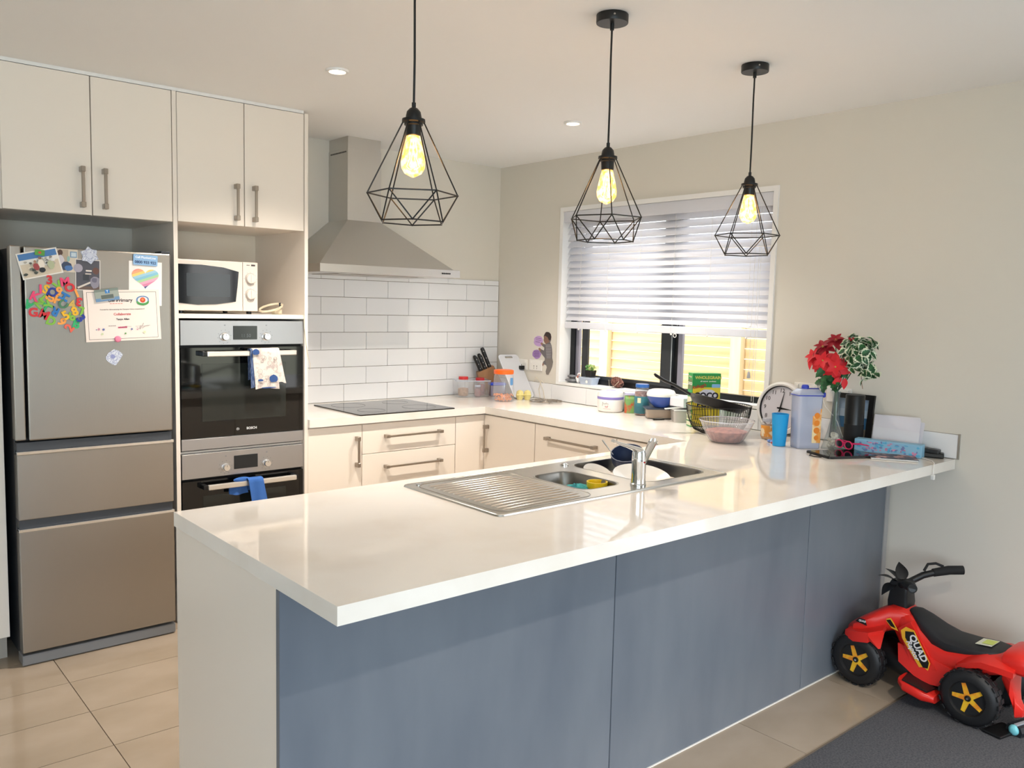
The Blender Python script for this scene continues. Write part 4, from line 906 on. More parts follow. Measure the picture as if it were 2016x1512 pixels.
obj('container', bx, thin_glass('smoky_plastic', 'b9b4cc', .45), t); obj('lid', MB().box(-.053, .053, -.035, .035, .072, .088, .004, 2, T(-.172, -.218, .9015) @ RZ(-24)), mat('lid_blue', '2d49c0', .35), t)
# orange-lidded jar with snacks
ox, oy = -.312, -.449
t = thing('snack_jar', 'clear jar with an orange lid and orange snacks inside', 'jar', (ox, oy, .9))
obj('jar_body', MB().lathe([(0, .001), (.058, .001), (.0655, .008), (.0665, .03), (.064, .09), (.060, .150), (.056, .166), (.054, .172)], (ox, oy, .9005), 32, None, False), CLEAR, t, True)
ld = MB(); prof_n = 40
ld.loft([[(ox + (r + (.0012 if k % 2 else 0)) * cos(2 * pi * k / 60), oy + (r + (.0012 if k % 2 else 0)) * sin(2 * pi * k / 60), .9005 + z) for k in range(60)] for r, z in ((.052, .168), (.060, .169), (.061, .190), (.057, .194), (.030, .1945))])
obj('lid', ld, mat('lid_orange', 'ff6a1c', .35), t, True)
rn = random.Random(9); sn = MB()
for k in range(130):
    a, r = rn.uniform(0, 2 * pi), .056 * sqrt(rn.random()); z = rn.uniform(.008, .040) * (1 if k < 100 else 1.15)
    sn.tube([(ox + r * cos(a) + rn.uniform(-.006, .006), oy + r * sin(a) + rn.uniform(-.006, .006), .9005 + z + rn.uniform(-.004, .004)) for _ in range(3)], .0032, 5)
tag(obj('snacks', sn, mat('orange_snack', 'f2a06a', .7), t, True), kind='stuff')
obj('label_sticker', MB().prism(rrect(.026, .045, .003, 2), 0, .0004, T(ox, oy, .9005 + .125) @ RZ(12) @ T(0, -.0625, 0) @ FY), mat('sticker_blue', '5f93c4', .4), t)
# egg carton piece
rn = random.Random(2); eg = MB()
for q, cx_ in enumerate((-.024, .024)):
    eg.lathe([(0, 0), (.016, 0), (.024, .022), (.025, .030), (.023, .034), (.020, .052), (.008, .060), (0, .060)], (cx_, 0, 0), 10, T(-.152, -.458, .9005) @ RZ(-35))
eg.box(-.046, .046, -.025, .025, .029, .034, .002, 2, T(-.152, -.458, .9005) @ RZ(-35))
solo('egg_carton', eg, mat('pale_yellow_pulp', 'e3d58e', .85), 'small pale yellow moulded egg carton between the orange-lidded jar and wire trivet', 'egg carton')
# wire trivet
tm = MB(); tx_, ty_ = -.118, -.630
for r in (.102, .096, .070, .045, .022): tm.tube([(tx_ + r * cos(a), ty_ + r * sin(a), .908) for a in [2 * pi * k / 48 for k in range(48)]], .0019, 6, None, True)
for k in range(16):
    a = 2 * pi * k / 16; tm.tube([(tx_ + .022 * cos(a), ty_ + .022 * sin(a), .9105), (tx_ + .1 * cos(a), ty_ + .1 * sin(a), .9105)], .0014, 6)
for k in range(3):
    a = 2 * pi * k / 3; tm.tube([(tx_ + .09 * cos(a), ty_ + .09 * sin(a), .908), (tx_ + .09 * cos(a), ty_ + .09 * sin(a), .9006)], .002, 6)
solo('wire_trivet', tm, NICKEL, 'round steel wire trivet lying on the worktop in the corner', 'trivet', smooth=True)
ck = MB().tube([(-.006, -.385, 1.0), (-.014, -.42, 1.035), (-.018, -.46, 1.01), (-.012, -.49, .95), (-.014, -.50, .915), (-.03, -.52, .905)], .0016, 6); ck.tube([(-.006, -.49, 1.0), (-.02, -.475, 1.02), (-.016, -.45, .96), (-.02, -.47, .905)], .0016, 6)
solo('white_flex', ck, CRM, 'thin cream flex looping down the tiles behind the wire trivet', 'cord', smooth=True)

# ================================================================ WINDOW SILL
SZ = 1.0225
STN = mat('grey_pebble', '6d6d70', .6, noise=('8d8c8c', 30, (1, 1, 1), .4, .7))
solo('pebble', MB().sphere((.045, -.690, SZ + .0125), .046, 18, 10, (.8, 1.15, .27)), STN, 'larger flat grey pebble on the window sill, under the smaller one', 'stone', 'pebbles stacked on the sill', True)
solo('pebble', MB().sphere((.045, -.684, SZ + .0365), .029, 16, 9, (.8, 1.1, .38)), STN, 'smaller grey pebble resting on the larger pebble at the sill end', 'stone', 'pebbles stacked on the sill', True)
orn = MB(); orn.sphere((.035, -.752, SZ + .022), .014, 12, 8, (1, .9, 1.5)); orn.sphere((.035, -.758, SZ + .055), .011, 12, 8); orn.sphere((.035, -.742, SZ + .03), .008, 8, 6, (1, 1.6, 1.4)); orn.slot(1).sphere((.026, -.757, SZ + .040), .0075, 8, 6); orn.sphere((.026, -.767, SZ + .056), .004, 6, 5)
solo('figurine', orn, [mat('white_glazed', 'f0eeec', .2), mat('brown_glaze', 'b56b5c', .4)], 'tiny white and brown ornament between the pebbles and the plant tub', 'ornament', smooth=True)
t = thing('food_tub', 'low milky plastic tub carrying the small plant on the sill', 'tub', (.04, -.835, SZ))
TMx = T(.042, -.838, SZ)
bd_ = MB().loft([[(x * s_, y * s_, z) for x, y in rrect(.078, .118, .014, 3)] for s_, z in ((.84, 0), (.97, .036), (1.04, .038), (1.04, .044), (.9, .0445))], True, True, TMx)
obj('tub_body', bd_, thin_glass('milky_tub', 'dbe6f5', .6, .2), t, 50)
obj('round_seal', MB().cyl((0, 0, 0), .009, .002, 16, onX(-.853, SZ + .018, .0065)), WPLAS, t)
px_, py_ = .042, -.848; pz_ = SZ + .046
t = thing('potted_plant', 'small bright green plant in a square black pot on the sill', 'plant', (px_, py_, pz_))
obj('pot', MB().loft([[(x * s_, y * s_, z) for x, y in rrect(.056, .056, .005, 2)] for s_, z in ((.78, 0), (1, .040), (.94, .040), (.9, .034))], True, True, T(px_, py_, pz_)), BPLAS, t)
lf = MB(); stm = MB(); rn = random.Random(12)
for k in range(150):
    a = rn.uniform(0, 2 * pi); r = .030 * sqrt(rn.random()); h_ = rn.uniform(.045, .078) - r * .3; q = rn.uniform(.0045, .008)
    c_ = Vector((px_ + r * 1.1 * cos(a), py_ + r * 1.1 * sin(a), pz_ + h_)); M = T(*c_) @ Matrix.Rotation(a, 4, 'Z') @ RY(rn.uniform(-50, 50)) @ RX(rn.uniform(-40, 40))
    lf.add([M @ Vector(v) for v in ((-q, 0, 0), (0, -q * .55, .001), (q, 0, 0), (0, q * .55, .001))], [(0, 1, 2, 3)])
    if k % 4 == 0: stm.tube([(px_ + r * .5 * cos(a), py_ + r * .5 * sin(a), pz_ + .033), c_], .0008, 4)
tag(obj('leaves', lf, mat('fresh_green_leaf', '86c05a', .5, noise=('4f8f3c', 40, (1, 1, 1), .4, .6)), t), kind='stuff'); tag(obj('stems', stm, mat('stem_green', '6a9a48', .6), t), kind='stuff')
# pine cone
pc = thing('pine_cone', 'brown pine cone lying on the window sill', 'pine cone', (.035, -1.075, SZ))
PM = T(.038, -1.078, SZ + .030) @ RZ(90) @ RY(72)
obj('core', MB().sphere((0, 0, 0), .018, 12, 8, (1, 1, 1.6), PM), mat('cone_core', '4a2a22', .8), pc, True)
sc0 = MB(); rn = random.Random(3)
for k in range(90):
    a = k * 2.39996; z = -.036 + .072 * k / 90; r = .033 * sqrt(max(0.05, 1 - (z / .042) ** 2)); 
    M = PM @ Matrix.Rotation(a, 4, 'Z') @ T(r * .55, 0, z) @ RY(-25)
    sc0.loft([[(0, -.004, -.0012), (0, .004, -.0012), (0, .004, .0012), (0, -.004, .0012)], [(r * .36, -.0065, -.001), (r * .36, .0065, -.001), (r * .36, .0065, .002), (r * .36, -.0065, .002)], [(r * .5, -.003, .001), (r * .5, .003, .001), (r * .5, .003, .004), (r * .5, -.003, .004)]], M=M)
tag(obj('scales', sc0, mat('cone_scale', '6d4236', .7, noise=('96685a', 90, (1, 1, 1), .45, .6)), pc), kind='stuff')
obj('hanging_string', MB().tube([(.006, -1.035, SZ + .045), (.000, -1.045, SZ + .012), (-.002, -1.070, SZ + .004), (.0, -1.095, SZ + .02), (.006, -1.115, SZ + .042)], .0012, 6), CRM, pc, True)

# ================================================================ WINDOW WORKTOP
cx_, cy_ = -.098, -1.150
t = thing('rice_cooker', 'white rounded canister with a purple band below the window', 'canister', (cx_, cy_, .9))
obj('body', MB().lathe([(0, 0), (.064, 0), (.071, .006), (.0745, .02), (.0755, .072), (.075, .076)], (cx_, cy_, .9006), 36, None, False), WPLAS, t, True)
obj('band', MB().lathe([(.0755, .072), (.0762, .073), (.0762, .086), (.0755, .087)], (cx_, cy_, .9006), 36, None, False), mat('purple_band', '8a7cc0', .35), t, True)
obj('lid', MB().lathe([(.0752, .086), (.0745, .100), (.069, .113), (.055, .119), (.030, .120), (.029, .118), (0, .118)], (cx_, cy_, .9006), 36, None, False), WPLAS, t, True)
obj('lid_inset', MB().lathe([(.029, .1185), (.026, .1215), (0, .1215)], (cx_, cy_, .9006), 28), mat('pale_purple', 'b9b4ec', .3), t, True)
CM = T(cx_, cy_, .9006 + .045) @ RZ(-62) @ T(0, -.0755, 0) @ FY
m = MB(); m.tube([(-.026, -.008, .0004), (-.025, .014, .0004), (-.019, .004, .0004), (-.014, .002, .0004), (-.012, .008, .0004), (-.008, .002, .0004), (-.003, .012, .0004), (-.001, .002, .0004), (.005, .006, .0004), (.009, .002, .0004)], .0009, 5, CM); obj('lettering', m, mat('ink_grey', '5b5358', .5), t)
m = MB().tube([(-.010, -.008, .0004), (-.008, -.016, .0004), (-.004, -.009, .0004), (.000, -.017, .0004), (.006, -.006, .0004)], .0016, 5, CM); m.merge(MB().box(-.022, .022, -.0005, .0005, 0, .0005, 0, 2, CM @ T(0, -.024, 0)))
obj('red_print', m, mat('print_heart', 'c25a62', .5), t)
t = thing('food_pouch', 'green and red food packet between the white canister and the tall jar', 'packet', (-.055, -1.262, .9))
PMx = T(-.050, -1.262, .901) @ RZ(-40)
obj('packet', MB().loft([[(x * 1, y * s_, z) for x, y in rrect(.070, .040, .008, 2)] for s_, z in ((1, 0), (1, .08), (.25, .105))], True, True, PMx), mat('packet_green', '7fa860', .5, noise=('c65a3a', 22, (1, 1, 1), .52, .6)), t)
obj('folded_top', MB().loft([[(x * 1.03, y * s_, z) for x, y in rrect(.072, .030, .006, 2)] for s_, z in ((.9, .100), (1, .112), (.3, .118))], True, True, PMx), mat('packet_top', 'c9c4dc', .4), t)
t = jar('storage_jar', -.072, -1.362, .9005, .0415, .158, mat('lid_deepblue', '2a5fa8', .3), mat('nut_mix', '9a6a5e', .8, noise=('6a4038', 90, (1, 1, 1), .4, .6)), .13, 'tall jar with blue lid, teal wrap and dark dried fruit inside', .016)
obj('teal_wrap', MB().lathe([(.0418, .012), (.0424, .013), (.0424, .106), (.0418, .107)], (-.072, -1.362, .9005), 32, None, False), mat('wrap_teal', '3f8088', .5, noise=('2f6672', 12, (1, 1, 2), .35, .6)), t, True)
obj('wrap_label', MB().prism(R_(-.010, .010, -.014, .014), 0, .0006, T(-.072, -1.362, .986) @ RZ(-70) @ T(0, -.0426, 0) @ FY), mat('label_cream', 'd9d8b4', .5), t)
# stack: flat tub, book-like box, bowl
t = thing('food_container', 'low clear container with a dark lid under the blue bowl', 'container', (-.11, -1.50, .9))
CMx = T(-.095, -1.500, .9075) @ RZ(-38)
obj('tub', MB().loft([[(x * s_, y * s_, z) for x, y in rrect(.145, .10, .012, 3)] for s_, z in ((.92, 0), (1, .045))], True, False, CMx), thin_glass('brownish_plastic', 'cdb9a6', .55, .1), t, True)
obj('contents', MB().loft([[(x * s_ * .94, y * s_ * .94, z) for x, y in rrect(.145, .10, .012, 3)] for s_, z in ((.92, .003), (.98, .032))], True, True, CMx), mat('biscuit', 'c2a184', .8, noise=('8f6f55', 40, (1, 1, 1), .4, .6)), t)
obj('lid', MB().box(-.076, .076, -.053, .053, .045, .055, .004, 2, CMx), mat('lid_slate', '3a4252', .4), t)
solo('black_gadget', MB().box(-.032, .032, -.010, .010, 0, .0065, .003, 2, T(-.150, -1.548, .9006) @ RZ(-25)), BPLAS, 'small black rod-shaped gadget lying in front of the low container', 'gadget')
t = thing('lidded_bowl', 'blue plastic bowl with a white lid stacked on the low container', 'bowl', (-.09, -1.49, .963))
bxx, byy = -.090, -1.512
obj('bowl', MB().lathe([(0, 0), (.036, 0), (.040, .003), (.060, .022), (.073, .045), (.0765, .064)], (bxx, byy, .9635), 36, None, False), mat('royal_blue_plastic', '34509e', .3), t, True)
obj('lid', MB().lathe([(.0775, .060), (.0785, .068), (.077, .076), (.068, .090), (.050, .096), (0, .096)], (bxx, byy, .9635), 36, None, False), WPLAS, t, True)
obj('lid_tab', MB().box(.070, .094, -.010, .010, .064, .070, .002, 2, T(bxx, byy, .9635) @ RZ(-50)), WPLAS, t)
# white stack of tubs to the right
t = thing('plastic_tubs', 'clear low tub with scissors on top beside the cereal box', 'container', (-.10, -1.64, .9))
UM = T(-.085, -1.650, .9006) @ RZ(-38)
obj('tub', MB().loft([[(x * s_, y * s_, z) for x, y in rrect(.105, .110, .015, 3)] for s_, z in ((.9, 0), (1, .058), (.9, .06))], True, True, UM), thin_glass('frosted_tub', 'dcd6cf', .7, .2), t, True)
obj('lid', MB().box(-.055, .055, -.058, .058, .060, .068, .003, 2, UM), thin_glass('frosted_lid', 'e6e4e4', .85, .2), t)
solo('white_spatula', MB().box(-.065, .065, -.010, .010, 0, .006, .003, 2, T(-.115, -1.640, .9705) @ RZ(-38) @ RY(-5)), WPLAS, 'white flat utensil lying on the clear tub right of the blue bowl', 'utensil')
solo('white_box', MB().box(-.055, .055, -.055, .055, 0, .050, .005, 2, T(-.060, -1.645, .979) @ RZ(-10)), mat('white_card', 'e6e6ec', .5), 'white box stacked behind the blue bowl under the window', 'box')

# cereal box
CXM = T(-.1455, -1.846, .9006) @ RZ(-31)      # front face along local x, thickness +y
t = thing('cereal_box', 'green and yellow wholegrain cereal box behind the wire basket', 'cereal box', (-.14, -1.85, .9))
bw_, bd2, bh = .150, .062, .272
obj('carton', MB().box(-bw_ / 2, bw_ / 2, 0, bd2, 0, bh, .001, 1, CXM), mat('carton_green', '2f9a4c', .4), t)
FR = CXM @ T(0, -.0004, bh / 2) @ FY
def fl(name, poly, col, z=.0, M=FR):
    m = poly.xf(M @ T(0, 0, z)) if isinstance(poly, MB) else MB().prism(poly, z, z + .0004, M)
    return obj(name, m, mat('print_' + col, col, .4), t)
fl('front_print', R_(-.073, .073, -.132, .065), 'f0d83c', .0)
fl('front_print', blob(.006, .022, .052, .034, 22, .05, 31), 'e8e6f0', .0005)
fl('front_lettering', text('COCO', .042, .0003, .002, None, 0), '2a2430', .001).location += Vector((0, 0, .022))
fl('front_lettering', text('POPS', .042, .0003, .002, None, 0), '2a2430', .001).location += Vector((0, 0, -.022))
fl('front_lettering', text('WHOLEGRAIN', .0212, .0003, .0006, T(.008, .114, 0)), 'e6dc6a', .0003)
fl('front_lettering', text('all natural  goodness', .010, .0003, .0002, T(.008, .096, 0)), 'eef2e6', .0003)
fl('front_lettering', text("Kellogg's", .021, .0003, .0006, T(-.040, .070, 0) @ RZ(12), .2), 'b8432f', .0016)
fl('front_print', rrect(.045, .018, .004, 2, .050, .073), '8fc1ea', .0006)
SD = CXM @ T(-bw_ / 2 - .0004, bd2 / 2, bh / 2) @ Matrix(((0, 0, -1, 0), (-1, 0, 0, 0), (0, 1, 0, 0), (0, 0, 0, 1)))
fl('side_print', R_(-.028, .028, -.130, .015), 'd9d6b8', 0, SD); fl('side_print', R_(-.027, .027, .052, .105), '6a7a4c', 0, SD)
fl('side_lettering', text('COCO', .019, .0003, .0006, T(0, .082, 0)), 'f0ece4', .0005, SD); fl('side_lettering', text("Kellogg's", .011, .0003, .0003, T(0, .118, 0)), 'd8c8b0', .0002, SD)
for z, c_ in ((-.06, 'b9b48e'), (-.09, '9fa67c'), (-.02, 'c4b048')): fl('side_print', R_(-.024, .024, z - .006, z + .006), c_, .0005, SD)
fl('side_print', R_(-.028, .028, -.110, -.104), '2f7a44', .0006, SD)

# wire basket with the pan in it
kx, ky = -.248, -1.998
t = thing('wire_basket', 'black wire fruit basket holding the frying pan', 'basket', (kx, ky, .9))
wm = MB()
def ring(r, z, th): wm.tube([(kx + r * cos(a), ky + r * sin(a), z) for a in [2 * pi * k / 56 for k in range(56)]], th, 6, None, True)
prof = [(.085, .903), (.115, .915), (.136, .950), (.149, .995), (.155, 1.035)]
for (r, z), th in zip(prof, (.0022, .0012, .0012, .0012, .0026)): ring(r, z, th)
ring(.05, .903, .0015)
for k in range(64):
    a = 2 * pi * k / 64; wm.tube([(kx + r * cos(a), ky + r * sin(a), z) for r, z in [(.03, .903)] + prof], .0012, 5)
obj('wires', wm, BLACKM, t, True)
PAN = mat('nonstick_black', '1a1a1c', .3, .2)
pnM = T(kx - .010, ky + .005, 1.018) @ RZ(-40.5) @ RY(13) @ RX(-4)
t = thing('frying_pan', 'black frying pan tilted on top of the wire basket, handle up to the left', 'pan', (kx, ky, 1.0))
obj('pan', MB().lathe([(0, 0), (.110, 0), (.118, .005), (.148, .040), (.151, .042), (.147, .043), (.116, .0075), (.109, .004), (0, .004)], (0, 0, 0), 44, pnM, False), PAN, t, True)
obj('handle', ribbon([(-.140, 0, .034), (-.175, 0, .046), (-.22, 0, .058), (-.28, 0, .068), (-.325, 0, .082), (-.335, 0, .088)], [.012, .010, .010, .012, .013, .008], [.007, .007, .007, .008, .008, .005], (0, 1, 0)).xf(pnM), BPLAS, t, True)
# ribbed glass bowl
rx_, ry_ = -.455, -2.194
t = thing('ribbed_bowl', 'ribbed clear plastic bowl with pinkish contents in front of the wire basket', 'bowl', (rx_, ry_, .9))
n = 96; L_ = []
for r, z in ((.062, .0), (.070, .003), (.082, .020), (.100, .055), (.115, .088), (.122, .098)):
    L_.append([(rx_ + (r + (.0022 if k % 4 < 2 else -.0006)) * cos(2 * pi * k / n), ry_ + (r + (.0022 if k % 4 < 2 else -.0006)) * sin(2 * pi * k / n), .9006 + z) for k in range(n)])
obj('bowl', MB().loft(L_, True, False), thin_glass('ribbed_clear', 'e6e2e4', .26, .08), t, 25)
obj('rim', MB().tube([(rx_ + .1225 * cos(2 * pi * k / 48), ry_ + .1225 * sin(2 * pi * k / 48), .999) for k in range(48)], .0022, 6, None, True), thin_glass('rim_clear', 'eceaf0', .5, .05), t, True)
obj('contents', MB().lathe([(0, .004), (.062, .004), (.076, .020), (.092, .050), (.060, .058), (0, .060)], (rx_, ry_, .9006), 36), mat('pink_salad', 'b8705f', .6, noise=('8a4a42', 45, (1, 1, 1), .4, .62)), t, True)

# ---- clock leaning on the wall
t = thing('wall_clock', 'round white clock leaning on the wall, showing about three o clock', 'clock', (-.045, -2.215, .9))
KM = T(-.048, -2.212, 1.029) @ FX @ RX(-7)
obj('case', MB().lathe([(0, -.015), (.120, -.015), (.128, -.008), (.129, .004), (.124, .014), (.116, .017), (.108, .014), (.106, .004), (0, .004)], (0, 0, 0), 56, KM), mat('clock_white', 'e9e6e2', .3), t, True)
obj('inner_ring', MB().lathe([(.1075, .014), (.1085, .0145), (.1045, .0050), (.1035, .0050)], (0, 0, 0), 56, KM, False), BPLAS, t, True)
obj('face', MB().cyl((0, 0, .0042), .104, .0012, 48, KM), mat('clock_face', 'cfccd2', .5), t)
nm = MB()
for k in range(1, 13):
    a = radians(90 - 30 * k); nm.merge(text(str(k), .027, .0003, .0001), KM @ T(.084 * cos(a), .084 * sin(a), .0056))
obj('numerals', nm, mat('ink_black', '1c1b1e', .5), t)
obj('hour_hand', MB().prism([(-.018, -.003), (.0, -.005), (.058, -.001), (.058, .001), (0, .005), (-.018, .003)], .0062, .0072, KM @ RZ(-3)), BPLAS, t)
obj('minute_hand', MB().prism([(-.018, -.0025), (.0, -.0035), (.082, -.0008), (.082, .0008), (0, .0035), (-.018, .0025)], .0078, .0088, KM @ RZ(80)), BPLAS, t)
obj('second_hand', MB().box(-.02, .075, -.0006, .0006, .0092, .0098, 0, 2, KM @ RZ(248)), BPLAS, t)
obj('hub', MB().cyl((0, 0, .006), .005, .005, 14, KM), BPLAS, t)

# ---- peninsula right end
jx, jy = -.215, -2.255
t = jar('food_jar', jx, jy, .9006, .0325, .085, thin_glass('greyish_lid', 'c9ccd6', .7, .2), mat('orange_mash', 'd9a05c', .7), .06, 'small glass baby-food jar with an orange label beside the blue cup', .012)
obj('label_band', MB().lathe([(.0327, .014), (.0331, .015), (.0331, .064), (.0327, .065)], (jx, jy, .9006), 30, None, False), mat('label_orange', 'e89a3c', .5, noise=('f2e2c0', 38, (1, 1, .6), .5, .56)), t, True)
dm = MB().sphere((-.298, -2.315, .908), .009, 10, 7, (1.3, 1, .8)); dm.sphere((-.305, -2.332, .907), .008, 10, 7, (1, 1, .8)); dm.slot(1).sphere((-.318, -2.345, .905), .007, 10, 7, (1.4, 1.1, .6))
solo('dummy', dm, [mat('pale_blue_plastic', '8aa6e0', .3), mat('red_soft', 'c8403c', .4)], 'tiny blue and red baby dummy lying in front of the orange-label jar', 'dummy', smooth=True)
ux, uy = -.344, -2.394
solo('cup', MB().lathe([(0, 0), (.026, 0), (.028, .002), (.0365, .140), (.0375, .143), (.0345, .143), (.0265, .004), (0, .003)], (ux, uy, .9006), 36, None, False), mat('sky_blue_plastic', '1e9fe0', .35), 'bright blue plastic cup left of the drinks pitcher', 'cup', smooth=True)
t = thing('drinks_pitcher', 'tall translucent pitcher with a blue lid and an orange fruit label', 'pitcher', (-.275, -2.478, .9))
PX = T(-.282, -2.482, .9006) @ RZ(-32)
MP = thin_glass('milky_pitcher', 'ccd4ea', .62, .2)
obj('body', MB().loft([[(x * s_, y * s_, z) for x, y in rrect(.112, .082, .012, 3)] for s_, z in ((.92, 0), (.94, .004), (1, .225), (1.02, .232))], True, False, PX), MP, t, 60)
obj('lid', MB().loft([[(x * s_, y * s_, z) for x, y in rrect(.118, .088, .014, 3)] for s_, z in ((1.0, .230), (1.0, .238), (.9, .246), (.7, .258), (.66, .259))], True, True, PX), MP, t, 60)
LBL = mat('pitcher_lid_blue', '3546b8', .35)
obj('lid_seal', MB().tube([(x, y, .232) for x, y in rrect(.119, .089, .014, 3)], .0024, 6, PX, True), LBL, t, True)
obj('spout_cap', MB().lathe([(0, 0), (.016, 0), (.016, .014), (.012, .020), (0, .021)], (-.012, 0, .256), 20, PX), LBL, t, True)
obj('cap_bar', MB().box(-.030, .052, -.004, .004, .256, .262, .002, 2, PX), LBL, t)
obj('side_clip', MB().box(.046, .076, -.024, .020, .222, .246, .006, 2, PX), LBL, t)
LBM = PX @ T(.0, -.0395, .10) @ FY
obj('fruit_label', MB().prism(rrect(.040, .150, .003, 2, .030, 0), .0, .0006, LBM), mat('label_fruit', 'f0a24a', .5, noise=('f8e2b0', 30, (1, 1, .7), .48, .60)), t)
for y, r in ((-.02, .014), (.045, .013), (.012, .013), (-.052, .011)): obj('orange_slice', MB().prism(circle(r, 16, .030, y), .0006, .0010, LBM), mat('print_orange_slice', 'ee8a26', .5), t)
# vase with artificial flowers
vx, vy = -.205, -2.575
t = thing('glass_vase', 'tall clear flared vase with pale stones in its foot', 'vase', (vx, vy, .9))
def sq(rx, z, p=.35):     # rounded square section
    return [(vx + rx * (abs(cos(a)) ** p) * (1 if cos(a) > 0 else -1), vy + rx * (abs(sin(a)) ** p) * (1 if sin(a) > 0 else -1), .9006 + z) for a in [2 * pi * (k + .5) / 24 for k in range(24)]]
obj('glass', MB().loft([sq(.043, 0, .35), sq(.042, .006, .35), sq(.036, .03, .4), sq(.026, .075, .5), sq(.0175, .13, .7), (sq(.0145, .19, 1)), sq(.0155, .235, 1), sq(.0185, .252, 1)], True, False), thin_glass('vase_glass', 'd5dede', .13, .02), t, True)
rn = random.Random(8); vs_ = MB()
for k in range(46):
    z = rn.uniform(.010, .066); r = (.030 - .30 * z) * sqrt(rn.random()); a = rn.uniform(0, 6.28)
    vs_.sphere((vx + r * cos(a), vy + r * sin(a), .9006 + z), rn.uniform(.008, .012), 7, 5, (1, rn.uniform(.7, 1), rn.uniform(.6, .9)))
tag(obj('pale_stones', vs_, mat('cream_stone', 'efe6d6', .7, noise=('d6cab6', 50, (1, 1, 1), .4, .6)), t, True), kind='stuff')
t = thing('flower_bunch', 'artificial red poinsettias and green-white leaves standing in the vase', 'flowers', (vx, vy, 1.0))
GSTEM = mat('stem_darkgreen', '2f5a3e', .5)
def leafshape(L, W, lobes=0, n=9):
    P = []; 
    for k in range(n + 1):
        u = k / n; w_ = W * sin(pi * u ** .8) * (1 + (.35 * (k % 2) if lobes else 0)); P.append((u * L, w_))
    return P
def leaf_mb(L, W, M, droop=.25, lobes=0, edge=0):
    P = leafshape(L, W, lobes); mb = MB(); vs = []
    for x, w_ in P:
        z = -droop * L * (x / L) ** 2
        vs += [(x, -w_, z + w_ * .25), (x, -w_ * .6, z + w_ * .12), (x, 0, z), (x, w_ * .6, z + w_ * .12), (x, w_, z + w_ * .25)]
    for k in range(len(P) - 1):
        for q in range(4):
            mb.slot(1 if (edge and q in (0, 3)) else 0); a = k * 5 + q; mb_f = (a, a + 1, a + 6, a + 5); mb.f.append(mb_f); mb.m.append(mb.mi)
    mb.v = [tuple(M @ Vector(v)) for v in vs]; return mb
REDP = mat('poinsettia_red', 'd8202c', .55); REDD = mat('poinsettia_dark', '9c1426', .6); GRN = mat('leaf_darkgreen', '2f6a38', .5, noise=('1f4a2a', 30, (1, 1, 1), .4, .6)); GRW = mat('leaf_cream_edge', 'dfe6cc', .5)
vd = Vector((-3.45, -1.86, .1)).normalized()        # roughly where the flowers face
def frame(p, d, roll=0):
    z = Vector(d).normalized(); x = z.orthogonal().normalized(); y = z.cross(x)
    return T(*p) @ Matrix(((x.x, y.x, z.x, 0), (x.y, y.y, z.y, 0), (x.z, y.z, z.z, 0), (0, 0, 0, 1))) @ RZ(roll)
blooms = [((-.245, -2.480, 1.300), (-.8, .3, .5), REDP, .060), ((-.262, -2.535, 1.285), (-.9, -.1, .25), REDP, .066), ((-.235, -2.515, 1.345), (-.6, .1, .8), REDD, .060), ((-.210, -2.560, 1.375), (-.5, -.1, .9), REDD, .058),
          ((-.255, -2.590, 1.262), (-.9, -.3, .0), REDP, .066), ((-.232, -2.500, 1.255), (-.8, .4, -.3), REDP, .052)]
for i, (p, d, m_, L) in enumerate(blooms):
    F = frame(p, d, 20 * i); bl = None
    for ring_, (n_, sc_, tilt) in enumerate(((6, 1, 12), (5, .62, -28))):
        for k in range(n_):
            lm = leaf_mb(L * sc_, L * .30 * sc_, F @ RZ(360 / n_ * k + 30 * ring_) @ RY(tilt) @ T(.003, 0, .002 * ring_), .2)
            if bl is None: bl = obj('flower_head', MB().sphere(p, .006, 8, 6), mat('flower_centre', 'b8a04a', .6), t, True)
            obj('petal', lm, m_, bl, 60)
    obj('stem', MB().tube([p, (vx + (p[0] - vx) * .35, vy + (p[1] - vy) * .35, 1.20), (vx + rn.uniform(-.006, .006), vy + rn.uniform(-.006, .006), 1.15), (vx + rn.uniform(-.009, .009), vy + rn.uniform(-.009, .009), .985)], .0021, 6), GSTEM, t, True)
# low drooping red petals
for p, rr in (((-.235, -2.612, 1.215), -100), ((-.228, -2.622, 1.215), -50)):
    obj('petal', leaf_mb(.05, .013, frame(p, (-.8, -.4, .1), rr), .1), REDP, t, 60)
rn = random.Random(21)
# green and white leaf ball on the right
gc = Vector((-.205, -2.668, 1.330))
for k in range(150):
    d = Vector((rn.gauss(-.25, 1), rn.gauss(0, 1), rn.gauss(.1, 1))).normalized(); r = .068 * (.45 + .55 * rn.random())
    p = gc + Vector((d.x * r, d.y * r * 1.0, d.z * r * 1.25))
    if k > 128: p = gc + Vector((rn.uniform(-.03, .02), rn.uniform(-.07, -.01), rn.uniform(-.115, -.06)))
    obj('leaf', leaf_mb(rn.uniform(.032, .048), rn.uniform(.013, .018), frame(p, d + Vector((0, 0, .3)), rn.uniform(0, 360)) @ RY(-20), .3, 1, 1), [GRN, GRW], t, 60)
